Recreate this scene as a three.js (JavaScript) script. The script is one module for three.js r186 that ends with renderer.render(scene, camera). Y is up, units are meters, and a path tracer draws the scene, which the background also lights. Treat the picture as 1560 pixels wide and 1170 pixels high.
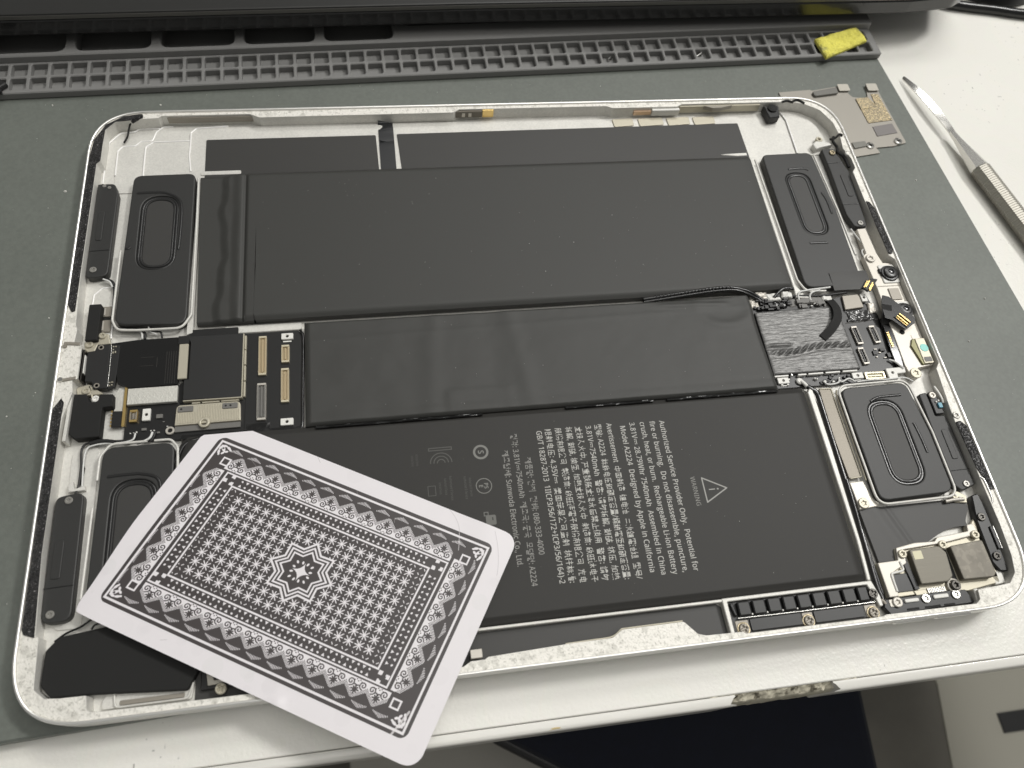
import * as THREE from 'three';
import { mergeGeometries, toCreasedNormals, mergeVertices } from 'three/addons/utils/BufferGeometryUtils.js';
import { RectAreaLightUniformsLib } from 'three/addons/lights/RectAreaLightUniformsLib.js';

// ---------------------------------------------------------------- camera, light, exposure
// Shapes below are written in millimetres; S turns them into metres. y = 0 is the top of the grey mat,
// the tablet's centre is the origin, +x runs along its long side, +z towards the viewer.
const S = 0.001;
const scene = new THREE.Scene();
const camera = new THREE.PerspectiveCamera(52.94, 4 / 3, 0.01, 12);
camera.position.set(-0.03517, 0.19359, 0.10829);
camera.up.set(0.0731, 0.4496, -0.8902);
camera.lookAt(-0.03517 + 0.142049, 0.19359 - 0.888219, 0.10829 - 0.436909);
camera.focus = 0.222;
camera.userData.fStop = 22;
const renderer = new THREE.WebGLRenderer({ antialias: true });
renderer.toneMapping = THREE.LinearToneMapping;
renderer.toneMappingExposure = 1;
renderer.shadowMap.enabled = true;
scene.background = new THREE.Color(0.2, 0.199, 0.19);      // the grey of the room all round
RectAreaLightUniformsLib.init();
const lampGlow = new THREE.MeshStandardMaterial({ color: 0xffffff, emissive: new THREE.Color(1, 0.98, 0.93), emissiveIntensity: 1.5 });
function ceilingLamp(dir, dist, w, h, power, label) {
  const p = new THREE.Vector3(...dir).normalize().multiplyScalar(dist), aim = new THREE.Vector3(0, 0, 0);
  const fitting = new THREE.Group(); fitting.name = numbered('ceiling_lamp');
  fitting.userData = { label, category: 'lamp' };
  fitting.position.copy(p); fitting.lookAt(p.clone().multiplyScalar(2)); scene.add(fitting);   // +z of the fitting looks away from the table
  const box = new THREE.Mesh(new THREE.BoxGeometry(w + 0.03, h + 0.03, 0.03), new THREE.MeshStandardMaterial({ color: 0xdddddd, roughness: 0.6 }));
  box.name = 'housing'; box.position.z = 0.02; fitting.add(box);
  const face = new THREE.Mesh(new THREE.BoxGeometry(w, h, 0.004), lampGlow); face.name = 'diffuser'; face.position.z = 0.001; fitting.add(face);
  const light = new THREE.RectAreaLight(new THREE.Color(1, 0.988, 0.958), power, w, h);
  light.name = 'lamp_light'; light.position.copy(p).multiplyScalar((dist - 0.006) / dist); light.lookAt(aim); scene.add(light);
}

// ---------------------------------------------------------------- names and labels
const used = new Map();
function numbered(name) {
  const n = used.get(name) ?? 0; used.set(name, n + 1);
  return n ? name + '_' + String(n).padStart(3, '0') : name;
}
function tag(o, label, category, group, kind) {
  if (label) o.userData.label = label;
  if (category) o.userData.category = category;
  if (group) o.userData.group = group;
  if (kind) o.userData.kind = kind;
  return o;
}
function thing(name, label, category, x = 0, y = 0, z = 0, turn = 0) {
  const o = new THREE.Group(); o.name = numbered(name); scene.add(o);
  o.position.set(x * S, y * S, z * S); o.rotation.y = turn;
  return tag(o, label, category);
}
// one mesh made of one or several [geometry, material] pairs
function add(name, geo, mat, parent = scene, label, kind) {
  let g = geo, m = mat;
  if (Array.isArray(geo)) {
    const list = geo.flat ? geo : [geo];
    if (Array.isArray(mat)) { g = mergeGeometries(list.map(plain), true); m = mat; } else g = mergeGeometries(list.map(plain), false);
  }
  if (!g.userData.inMetres) { g.scale(S, S, S); g.userData.inMetres = true; }
  const o = new THREE.Mesh(g, m); o.name = parent === scene ? numbered(name) : name;
  o.castShadow = o.receiveShadow = true;
  if (label) o.userData.label = label;
  if (kind) o.userData.kind = kind;
  parent.add(o);
  return o;
}
function plain(g) { // same attributes, no index, so that pieces can be merged
  const p = g.index ? g.toNonIndexed() : g.clone();
  for (const k of Object.keys(p.attributes)) if (!['position', 'normal', 'uv'].includes(k)) p.deleteAttribute(k);
  return p;
}
const at = (o, x, y, z, turn) => { o.position.set(x * S, y * S, z * S); if (turn) o.rotation.y = turn; return o; };

// ---------------------------------------------------------------- random numbers and noise
function rng(seed) { let a = seed >>> 0; return () => { a = (a + 0x6d2b79f5) | 0; let t = Math.imul(a ^ (a >>> 15), 1 | a); t = (t + Math.imul(t ^ (t >>> 7), 61 | t)) ^ t; return ((t ^ (t >>> 14)) >>> 0) / 4294967296; }; }
const hash2 = (x, y, s) => { let h = Math.imul(x, 374761393) ^ Math.imul(y, 668265263) ^ Math.imul(s, 974634211); h = Math.imul(h ^ (h >>> 13), 1274126177); return ((h ^ (h >>> 16)) >>> 0) / 4294967296; };
function vnoise(x, y, s, px = 0, py = 0) { // value noise, periodic when px, py are given
  const ix = Math.floor(x), iy = Math.floor(y), fx = x - ix, fy = y - iy, w = (n, p) => (p ? ((n % p) + p) % p : n);
  const u = fx * fx * (3 - 2 * fx), v = fy * fy * (3 - 2 * fy);
  const a = hash2(w(ix, px), w(iy, py), s), b = hash2(w(ix + 1, px), w(iy, py), s), c = hash2(w(ix, px), w(iy + 1, py), s), d = hash2(w(ix + 1, px), w(iy + 1, py), s);
  return a + (b - a) * u + (c - a) * v + (a - b - c + d) * u * v;
}
function fbm(x, y, s, oct = 4, px = 0, py = 0) { let r = 0, a = 0.5, t = 0; for (let i = 0; i < oct; i++) { r += a * vnoise(x, y, s + i, px, py); t += a; a *= 0.5; x *= 2; y *= 2; px *= 2; py *= 2; } return r / t; }
const smooth = (a, b, x) => { const t = Math.min(1, Math.max(0, (x - a) / (b - a))); return t * t * (3 - 2 * t); };
const lerp = (a, b, t) => a + (b - a) * t;

// a tiling texture from f(u, v) -> [r, g, b] in 0..1 ; repeat counts per centimetre of surface
function texture(n, cm, f, colour = false) {
  const d = new Uint8Array(n * n * 4);
  for (let j = 0; j < n; j++) for (let i = 0; i < n; i++) {
    const c = f(i / n, j / n), k = (j * n + i) * 4;
    for (let q = 0; q < 3; q++) d[k + q] = Math.round(255 * Math.min(1, Math.max(0, c.length ? c[q] : c)));
    d[k + 3] = 255;
  }
  const t = new THREE.DataTexture(d, n, n); t.wrapS = t.wrapT = THREE.RepeatWrapping; t.magFilter = THREE.LinearFilter; t.minFilter = THREE.LinearMipmapLinearFilter; t.generateMipmaps = true;
  if (colour) t.colorSpace = THREE.SRGBColorSpace;
  t.repeat.set(1 / cm, 1 / cm); t.needsUpdate = true;
  return t;
}
const fine = texture(512, 1.6, (u, v) => fbm(u * 64, v * 64, 3, 3, 64, 64));               // fine grain
const grit = texture(512, 1.6, (u, v) => { const a = fbm(u * 40, v * 40, 9, 3, 40, 40); return smooth(0.35, 0.75, a); });
const peel = texture(512, 2, (u, v) => fbm(u * 34, v * 34, 21, 3, 34, 34));                 // orange peel of the painted table
const blotch = texture(512, 9, (u, v) => { const a = fbm(u * 6, v * 6, 31, 5, 6, 6), b = fbm(u * 60, v * 60, 35, 2, 60, 60); return 0.5 + (a - 0.5) * 0.7 + (b - 0.5) * 0.25; });
const brushed = texture(512, 3, (u, v) => 0.6 * vnoise(u * 6, v * 180, 41, 6, 180) + 0.4 * fbm(u * 20, v * 90, 43, 2, 20, 90));

// ---------------------------------------------------------------- materials
const lin = (r, g, b) => new THREE.Color().setRGB(r, g, b);
const std = (r, g, b, rough, metal = 0, extra = {}) => new THREE.MeshStandardMaterial({ color: lin(r, g, b), roughness: rough, metalness: metal, ...extra });
const phys = (r, g, b, rough, metal = 0, extra = {}) => new THREE.MeshPhysicalMaterial({ color: lin(r, g, b), roughness: rough, metalness: metal, ...extra });
const residueMap = texture(1024, 6, (u, v) => { // grey glue residue and scratches on the bared ledge
  const a = fbm(u * 40, v * 40, 51, 4, 40, 40), b = fbm(u * 130, v * 130, 57, 3, 130, 130);
  const s = smooth(0.5, 0.8, a) * 0.1 + smooth(0.55, 0.85, b) * 0.14;
  return [0.925 - s, 0.915 - s, 0.885 - s];
}, true);
const whiteMetalMap = texture(512, 5, (u, v) => { const a = fbm(u * 10, v * 10, 61, 5, 10, 10), b = fbm(u * 120, v * 120, 67, 2, 120, 120); const k = 0.905 + (a - 0.5) * 0.07 + (b - 0.5) * 0.07; return [k, k * 0.992, k * 0.965]; }, true);
const matMap = texture(512, 14, (u, v) => { const a = fbm(u * 5, v * 5, 71, 5, 5, 5), b = fbm(u * 170, v * 170, 73, 2, 170, 170); const k = 1 + (a - 0.5) * 0.12 + (b - 0.5) * 0.1; return [0.408 * k, 0.425 * k, 0.402 * k]; }, true);
const tableMap = texture(1024, 26, (u, v) => { const a = fbm(u * 8, v * 8, 81, 4, 8, 8), sp = smooth(0.93, 0.96, fbm(u * 330, v * 330, 83, 1, 330, 330)) * smooth(0.6, 0.75, a); const k = 0.915 + (a - 0.5) * 0.03 - sp * 0.35; return [k, k * 0.993, k * 0.965]; }, true);
const glitterMap = texture(512, 0.9, (u, v) => { const a = fbm(u * 46, v * 46, 91, 2, 46, 46), b = fbm(u * 18, v * 18, 93, 2, 18, 18); const k = 0.13 + smooth(0.66, 0.86, a) * 0.5 * smooth(0.4, 0.7, b) + (b - 0.5) * 0.08; return [k * 1.02, k, k * 1.01]; }, true);
const foilMap = texture(512, 2.6, (u, v) => { const a = vnoise(u * 14, v * 120, 101, 14, 120), b = fbm(u * 60, v * 110, 103, 2, 60, 110); const k = 0.42 + (a - 0.5) * 0.13 + (b - 0.5) * 0.13; return [k, k * 0.995, k * 0.985]; }, true);
const brassMap = texture(256, 1.2, (u, v) => { const a = fbm(u * 22, v * 22, 107, 4, 22, 22); const k = 0.66 + (a - 0.5) * 0.5; return [k, k * 0.93, k * 0.78]; }, true);
const floorMap = texture(512, 60, (u, v) => { const a = fbm(u * 7, v * 7, 111, 5, 7, 7); const k = 0.42 + (a - 0.5) * 0.18; return [k, k * 0.97, k * 0.9]; }, true);
const spongeMap = texture(512, 2.4, (u, v) => { const a = fbm(u * 5, v * 5, 121, 4, 5, 5), b = fbm(u * 60, v * 60, 123, 2, 60, 60); const g = smooth(0.52, 0.72, a) * 0.16; return [0.89 - g + (b - 0.5) * 0.06, 0.86 - g * 0.9 + (b - 0.5) * 0.06, 0.4 + g * 0.4]; }, true);
const M = {
  alu: std(0.86, 0.86, 0.86, 0.48, 0.15, { map: whiteMetalMap, bumpMap: fine, bumpScale: 0.00002 }),
  lip: std(0.86, 0.85, 0.82, 0.3, 0.75),
  residue: std(1, 1, 1, 0.55, 0.15, { map: residueMap, bumpMap: grit, bumpScale: 0.00004 }),
  adhesive: std(1, 1, 1, 0.42, 0, { map: glitterMap, bumpMap: grit, bumpScale: 0.0003 }),
  cell: std(0.036, 0.036, 0.033, 0.57, 0, { bumpMap: fine, bumpScale: 0.000006 }),
  tape: std(0.036, 0.036, 0.033, 0.56, 0, { bumpMap: fine, bumpScale: 0.00001 }),
  sheet: std(0.036, 0.035, 0.033, 0.5),
  speaker: std(0.028, 0.028, 0.027, 0.5, 0, { bumpMap: fine, bumpScale: 0.000008 }),
  cone: std(0.04, 0.039, 0.037, 0.55),
  rubber: std(0.02, 0.02, 0.02, 0.3),
  cellLow: phys(0.032, 0.031, 0.029, 0.55, 0, { specularIntensity: 0.6 }),
  bead: std(0.93, 0.92, 0.9, 0.35, 0.2),  // near-white, for highlights drawn along the milled steps
  foam: std(0.009, 0.009, 0.0085, 0.8),
  screwSteel: std(0.36, 0.35, 0.325, 0.42, 0.6),
  gloss: phys(0.008, 0.008, 0.008, 0.22, 0, { clearcoat: 0.4, clearcoatRoughness: 0.15 }),
  pcb: std(0.012, 0.012, 0.012, 0.38),
  black: std(0.018, 0.018, 0.018, 0.45),
  blackMetal: std(0.03, 0.03, 0.03, 0.38, 0.4),
  blackWire: std(0.01, 0.01, 0.01, 0.25),
  whiteWire: std(0.7, 0.7, 0.68, 0.4),
  nickel: std(0.5, 0.475, 0.42, 0.4, 0.7),
  bracket: std(0.56, 0.53, 0.475, 0.45, 0.35),
  champagne: std(0.52, 0.485, 0.39, 0.46, 0.4),
  brass: std(1, 1, 1, 0.4, 0.7, { map: brassMap }),
  gold: std(0.83, 0.6, 0.24, 0.3, 0.9),
  paleGold: std(0.74, 0.67, 0.5, 0.35, 0.5),
  steel: std(0.66, 0.65, 0.62, 0.26, 0.95),
  chrome: std(0.78, 0.77, 0.75, 0.14, 1),
  darkScrew: std(0.07, 0.066, 0.06, 0.32, 0.8),
  foil: std(1, 1, 1, 0.46, 0.45, { map: foilMap, bumpMap: brushed, bumpScale: 0.00004 }),
  grey: std(0.16, 0.155, 0.145, 0.5),
  taupe: std(0.3, 0.275, 0.235, 0.42, 0.25),
  bronze: std(0.15, 0.135, 0.11, 0.42, 0.45, { bumpMap: brushed, bumpScale: 0.00001 }),
  white: std(0.78, 0.77, 0.73, 0.45),
  silverTape: std(0.66, 0.65, 0.6, 0.5, 0.35, { bumpMap: grit, bumpScale: 0.00003 }),
  lens: phys(0.01, 0.01, 0.012, 0.08, 0, { clearcoat: 1, clearcoatRoughness: 0.03 }),
  teal: std(0.2, 0.62, 0.55, 0.3),
  blue: std(0.1, 0.32, 0.42, 0.4),
  mat: std(1, 1, 1, 0.5, 0, { map: matMap, bumpMap: fine, bumpScale: 0.000015 }),
  tray: std(0.2, 0.198, 0.193, 0.55, 0, { bumpMap: fine, bumpScale: 0.00002 }),
  table: std(1, 1, 1, 0.3, 0, { map: tableMap, bumpMap: peel, bumpScale: 0.000045 }),
  edging: phys(0.76, 0.745, 0.7, 0.25, 0, { clearcoat: 0.3 }),
};

// ---------------------------------------------------------------- shapes (millimetres)
function boxUV(g) { // uv in centimetres, seen along the axis that each face points to
  const p = g.attributes.position, n = g.attributes.normal, uv = new Float32Array(p.count * 2);
  for (let i = 0; i < p.count; i++) {
    const ax = Math.abs(n.getX(i)), ay = Math.abs(n.getY(i)), az = Math.abs(n.getZ(i));
    let a = p.getX(i), b = p.getZ(i);
    if (ax > ay && ax > az) a = p.getY(i); else if (az > ay && az > ax) b = p.getY(i);
    uv[i * 2] = a / 10; uv[i * 2 + 1] = b / 10;
  }
  g.setAttribute('uv', new THREE.BufferAttribute(uv, 2));
  return g;
}
const rect = (x0, z0, x1, z1) => [[x0, z0], [x1, z0], [x1, z1], [x0, z1]];
function rounded(pts, r, seg = 5) { // corners of a polygon rounded; a point may carry its own radius as third number
  if (!r && !pts.some((p) => p[2])) return pts.map((p) => [p[0], p[1]]);
  const out = [], n = pts.length;
  for (let i = 0; i < n; i++) {
    const p = pts[i], a = pts[(i + n - 1) % n], b = pts[(i + 1) % n], R = p[2] ?? r;
    const u = [a[0] - p[0], a[1] - p[1]], v = [b[0] - p[0], b[1] - p[1]], lu = Math.hypot(...u), lv = Math.hypot(...v);
    const ang = Math.acos(Math.min(1, Math.max(-1, (u[0] * v[0] + u[1] * v[1]) / (lu * lv))));
    const t = Math.min(R / Math.tan(ang / 2), lu * 0.49, lv * 0.49);
    if (!(t > 1e-3) || R === 0) { out.push([p[0], p[1]]); continue; }
    const s = [p[0] + (u[0] / lu) * t, p[1] + (u[1] / lu) * t], e = [p[0] + (v[0] / lv) * t, p[1] + (v[1] / lv) * t];
    for (let k = 0; k <= seg; k++) { const q = k / seg, w = 1 - q; out.push([w * w * s[0] + 2 * w * q * p[0] + q * q * e[0], w * w * s[1] + 2 * w * q * p[1] + q * q * e[1]]); }
  }
  return out;
}
function shapeOf(pts) { const s = new THREE.Shape(); pts.forEach(([x, z], i) => (i ? s.lineTo(x, -z) : s.moveTo(x, -z))); s.closePath(); return s; }
function slab(pts, y0, y1, { b = 0.12, r = 0, seg = 5, holes = [], bs = 1, crease = 0.34 } = {}) {
  const s = shapeOf(rounded(pts, r, seg));
  for (const h of holes) { const q = new THREE.Path(); h.forEach(([x, z], i) => (i ? q.lineTo(x, -z) : q.moveTo(x, -z))); q.closePath(); s.holes.push(q); }
  b = Math.min(b, (y1 - y0) * 0.45);
  let g = new THREE.ExtrudeGeometry(s, { depth: y1 - y0 - 2 * b, bevelEnabled: b > 0, bevelThickness: b, bevelSize: b, bevelOffset: -b, bevelSegments: bs, curveSegments: 8 });
  g.translate(0, 0, b); g.rotateX(-Math.PI / 2); g.translate(0, y0, 0);
  g = toCreasedNormals(g, crease);
  return boxUV(g);
}
function topAndSides(g, y) { // splits a slab's triangles: those that lie at height y, and the rest
  const p = g.attributes.position, a = [[], []];
  for (let i = 0; i < p.count; i += 3) a[p.getY(i) > y - 0.02 && p.getY(i + 1) > y - 0.02 && p.getY(i + 2) > y - 0.02 ? 0 : 1].push(i, i + 1, i + 2);
  return a.map((list) => { const q = new THREE.BufferGeometry(); for (const k of ['position', 'normal', 'uv']) { const s = g.attributes[k], w = s.itemSize, d = new Float32Array(list.length * w); list.forEach((v, i) => { for (let c = 0; c < w; c++) d[i * w + c] = s.array[v * w + c]; }); q.setAttribute(k, new THREE.BufferAttribute(d, w)); } return q; });
}
const block = (x0, z0, x1, z1, y0, y1, r = 0.2, b = 0.1) => slab(rect(x0, z0, x1, z1), y0, y1, { r, b, seg: 4 });
function turned(pts, seg = 28) { return boxUV(toCreasedNormals(new THREE.LatheGeometry(pts.map(([r, y]) => new THREE.Vector2(r, y)), seg), 0.7)); }
function tube(pts, r, { seg = 8, n = 12, closed = false, tension = 0.5 } = {}) {
  const c = new THREE.CatmullRomCurve3(pts.map((p) => new THREE.Vector3(...p)), closed, 'catmullrom', tension);
  return boxUV(new THREE.TubeGeometry(c, pts.length * n, r, seg, closed).toNonIndexed());
}
const polyTube = (pts, y, r, rr = 2, closed = true) => { // a tube along a rounded polygon
  const n = pts.length, q = rounded(closed ? pts : pts.map((p, i) => (i && i < n - 1 ? p : [p[0], p[1], 0])), rr, 6), V = (p) => new THREE.Vector3(p[0], y, p[1]);
  const path = new THREE.CatmullRomCurve3(q.map(V), closed, 'catmullrom', 0.01);
  return boxUV(new THREE.TubeGeometry(path, q.length * 6, r, 8, closed).toNonIndexed());
};
function ribbon(pts, w, t, { n = 10, up = [0, 1, 0] } = {}) { // flat cable of width w, thickness t, along 3D points; w lies across the path
  const c = new THREE.CatmullRomCurve3(pts.map((p) => new THREE.Vector3(...p)), false, 'catmullrom', 0.5), N = pts.length * n, pos = [];
  const U = new THREE.Vector3(...up), rings = [];
  for (let i = 0; i <= N; i++) {
    const p = c.getPoint(i / N), d = c.getTangent(i / N), s = new THREE.Vector3().crossVectors(d, U).normalize(), nn = new THREE.Vector3().crossVectors(s, d).normalize();
    const k = (a, b) => p.clone().addScaledVector(s, a * w / 2).addScaledVector(nn, b * t / 2);
    rings.push([k(-1, 1), k(1, 1), k(1, -1), k(-1, -1)]);
  }
  const quad = (a, b, c2, d2) => { for (const v of [a, b, c2, a, c2, d2]) pos.push(v.x, v.y, v.z); };
  for (let i = 0; i < N; i++) for (let k = 0; k < 4; k++) { const m = (k + 1) % 4; quad(rings[i][k], rings[i][m], rings[i + 1][m], rings[i + 1][k]); }
  quad(rings[0][3], rings[0][2], rings[0][1], rings[0][0]); quad(...rings[N]);
  const g = new THREE.BufferGeometry(); g.setAttribute('position', new THREE.Float32BufferAttribute(pos, 3)); g.computeVertexNormals();
  return boxUV(toCreasedNormals(g, 0.5));
}
function sheet(fx, nx, nz, y0, uvOf) { // a closed height field: fx(u, v) -> [x, y, z] on top, walls down to y0, and a floor
  const pos = [], uv = [], top = [];
  for (let j = 0; j <= nz; j++) for (let i = 0; i <= nx; i++) top.push(fx(i / nx, j / nz));
  const W = nx + 1, push = (p, y) => { pos.push(p[0], y ?? p[1], p[2]); const q = uvOf ? uvOf(p) : [p[0] / 10, p[2] / 10]; uv.push(...q); };
  const idx = [];
  top.forEach((p) => push(p));
  for (let j = 0; j < nz; j++) for (let i = 0; i < nx; i++) { const a = j * W + i; idx.push(a, a + W, a + 1, a + 1, a + W, a + W + 1); }
  const rim = [];
  for (let i = 0; i < nx; i++) rim.push(i);
  for (let j = 0; j < nz; j++) rim.push(j * W + nx);
  for (let i = nx; i > 0; i--) rim.push(nz * W + i);
  for (let j = nz; j > 0; j--) rim.push(j * W);
  const low = pos.length / 3;
  rim.forEach((k) => { push(top[k]); push(top[k], typeof y0 === 'function' ? y0(top[k]) : y0); });
  for (let k = 0; k < rim.length; k++) { const a = low + 2 * k, b = low + 2 * ((k + 1) % rim.length); idx.push(a, b, a + 1, b, b + 1, a + 1); }
  const g = new THREE.BufferGeometry(); g.setAttribute('position', new THREE.Float32BufferAttribute(pos, 3)); g.setAttribute('uv', new THREE.Float32BufferAttribute(uv, 2)); g.setIndex(idx); g.computeVertexNormals();
  return g;
}
const moved = (g, x, y, z, turn = 0) => { const c = g.clone(); if (turn) c.rotateY(turn); c.translate(x, y, z); return c; };
// a screw head with a cross or a star-shaped recess
function screwGeo(R, h, kind = 'cross') {
  const ring = []; for (let i = 0; i < 28; i++) ring.push([R * Math.cos(i / 14 * Math.PI), R * Math.sin(i / 14 * Math.PI)]);
  const hole = [];
  if (kind === 'cross') { const a = R * 0.6, w = R * 0.15; for (const [x, z] of [[-w, -a], [w, -a], [w, -w], [a, -w], [a, w], [w, w], [w, a], [-w, a], [-w, w], [-a, w], [-a, -w], [-w, -w]]) hole.push([x, z]); }
  else for (let i = 0; i < 20; i++) { const q = R * (0.36 + 0.1 * Math.cos(i / 20 * Math.PI * 10)); hole.push([q * Math.cos(i / 10 * Math.PI), q * Math.sin(i / 10 * Math.PI)]); }
  return [slab(ring, 0, h, { b: Math.min(0.18, h * 0.3), holes: [hole.reverse()] }), slab(ring.map(([x, z]) => [x * 0.9, z * 0.9]), -0.1, h * 0.35, { b: 0 })];
}
const screwKinds = {};
function screw(x, y, z, { R = 1.05, h = 0.5, kind = 'cross', mat = M.screwSteel, parent, turn = 0.4, label } = {}) {
  const key = [R, h, kind].join();
  if (!screwKinds[key]) { const g = mergeGeometries(screwGeo(R, h, kind).map(plain)); g.scale(S, S, S); g.userData.inMetres = true; screwKinds[key] = g; }
  return at(add('screw', screwKinds[key], mat, parent, label), x, y, z, turn);
}
// board-to-board socket: a frame, a tongue and two rows of pins; along z unless turned
function connectorGeo(w, l, h = 0.7) {
  const frame = slab(rect(-w / 2, -l / 2, w / 2, l / 2), 0, h, { r: 0.2, b: 0.06, holes: [[[-w * 0.3, -l / 2 + 0.45], [-w * 0.3, l / 2 - 0.45], [w * 0.3, l / 2 - 0.45], [w * 0.3, -l / 2 + 0.45]]] });
  const base = block(-w * 0.42, -l * 0.48, w * 0.42, l * 0.48, -0.05, h * 0.25, 0.1, 0.03), tongue = block(-w * 0.11, -l / 2 + 0.9, w * 0.11, l / 2 - 0.9, 0, h * 0.8, 0.05, 0.03);
  const pins = [], n = Math.max(4, Math.round(l / 0.4));
  for (let i = 0; i < n; i++) { const z = -l / 2 + 0.75 + (l - 1.5) * (i / (n - 1)); for (const s of [-1, 1]) pins.push(block(s > 0 ? w * 0.3 : -w * 0.55, z - 0.09, s > 0 ? w * 0.55 : -w * 0.3, z + 0.09, 0, h * 0.94 + 0.03, 0, 0)); }
  const caps = [-1, 1].map((s) => block(-w * 0.52, s * (l / 2 - 0.28) - 0.3, w * 0.52, s * (l / 2 - 0.28) + 0.3, 0, h + 0.08, 0.1, 0.05));
  return { frame, base, tongue, pins, caps };
}
function connector(x, y, z, w, l, parent, { body = M.taupe, metal = M.paleGold, turn = 0, h = 0.7, label } = {}) {
  const c = connectorGeo(w, l, h);
  const g = mergeGeometries([mergeGeometries([c.frame, c.base, c.tongue].map(plain)), mergeGeometries([...c.pins, ...c.caps].map(plain))], true);
  return at(add('connector', g, [body, metal], parent, label), x, y, z, turn);
}

// ---------------------------------------------------------------- print: a small stroke alphabet for the Chinese and Korean lines
// every sign is drawn from strokes on a 10 x 10 grid; many are two simpler signs side by side (H), one over the other (V) or one inside another (E)
const strokes = {
  口: '22828782822 2278', 日: '', 一: '1595', 丨: '5059', 二: '2383 1787', 人: '5018 4589', 亻: '6015 4449', 讠: '3042 15354857', 扌: '0383 5059 0775', 钅: '4006 3383 1575 4549 4987',
  氵: '2142 1435 1839', 火: '1336 8364 5045 4519 5589', 水: '5059 1444 4418 8365 6589', 木: '0393 5059 5318 5388', 土: '2484 1999 5059', 王: '1191 2585 1999 5159', 十: '1494 5059',
  中: '13938717 1317 5059', 力: '1393 938879 5018', 刂: '3136 7179', 大: '1494 5049 4519 5599', 小: '5059 3417 7497', 子: '2171 714459 0595', 止: '5159 5595 2529 0999', 禾: '3271 0494 5259 5419 5499',
  示: '2272 0494 5459 2618 7698', 石: '1191 5115 2585 8589 2989 2529', 贝: '228287 2227 5365 5319 5589', 目: '', 心: '2428 36396979 5355 8386', 火点: '1829 4849 6869 8899', 弓: '218184 2484 2427 278799', 又: '1292 8217 3388',
  文: '5051 1393 8319 2799', 勿: '3016 1292 926978 5326 7336', 匕: '3139 7325 3979', 寸: '0393 7079 7968 3546', 厂: '9121 2119', 广: '5051 9222 2219', 尸: '828524 2282 2219', 月: '3181 3119 818979 3484 3686', 白: '5042 22829829 2529 2585 2229 8289 2989',
  刀: '1292 928979 5218', 九: '5018 1373 7379 7999', 己: '218184 2484 2429 2999', 皿: '2424 22288288 2282 4248 6268 0999', 立: '5051 1393 3337 7367 0999', 里: '22828526 2282 2226 2484 5259 2686 1797 0999', 酉: '0191 2484 2429 8489 2989 2787 4144 6164',
  虫: '2484 2427 2787 8487 5059 1999 7889', 米: '5059 0595 2234 8264 5519 5599', 竹: '2013 3434 2484 6053 7484', 艹: '1393 3034 7074', 宀: '5051 1391 1314 9394', 辶: '2031 1525 3428 1839 3999', 欠: '4015 2383 8375 4519 5599', 斤: '8132 3238 3218 3585 6569', 斥: '8132 3238 3218 3585 6569 6677',
  巾: '5059 22828838 2228 8288', 罒: '1191 1114 9194 1494 3134 7174', 亅: '2181 5159 5938', 占: '5054 5282 24848924 2429 8489 2989', 申: '22828726 2227 2282 8287 2787 2484 5059', 电: '2282 2227 8287 2787 2484 50595999', 也: '0484 8487 2429 5158 2999', 且: '3131 3138 7178 3171 3373 3575 0999',
  可: '0191 8189 2464 2427 6467 2767', 禁木: '', 臣: '9121 2129 2999 3474 3474 7477 3777 3437', 爫: '8120 2233 4244 7263', 夂: '5015 3383 8319 3499', 冂: '2282 2229 8289', 丷: '2132 8162', 彡: '8125 8347 8529', 隹: '3015 3339 6061 3393 3595 3797 3999 6369', 专: '1292 0494 4226 2686 8659',
};
strokes.口 = '2282 2228 8288 2888'; strokes.日 = '2181 2129 8189 2989 2585'; strokes.目 = '2181 2129 8189 2989 2484 2686'; strokes.白 = '5142 2282 2229 8289 2989 2585';
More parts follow.
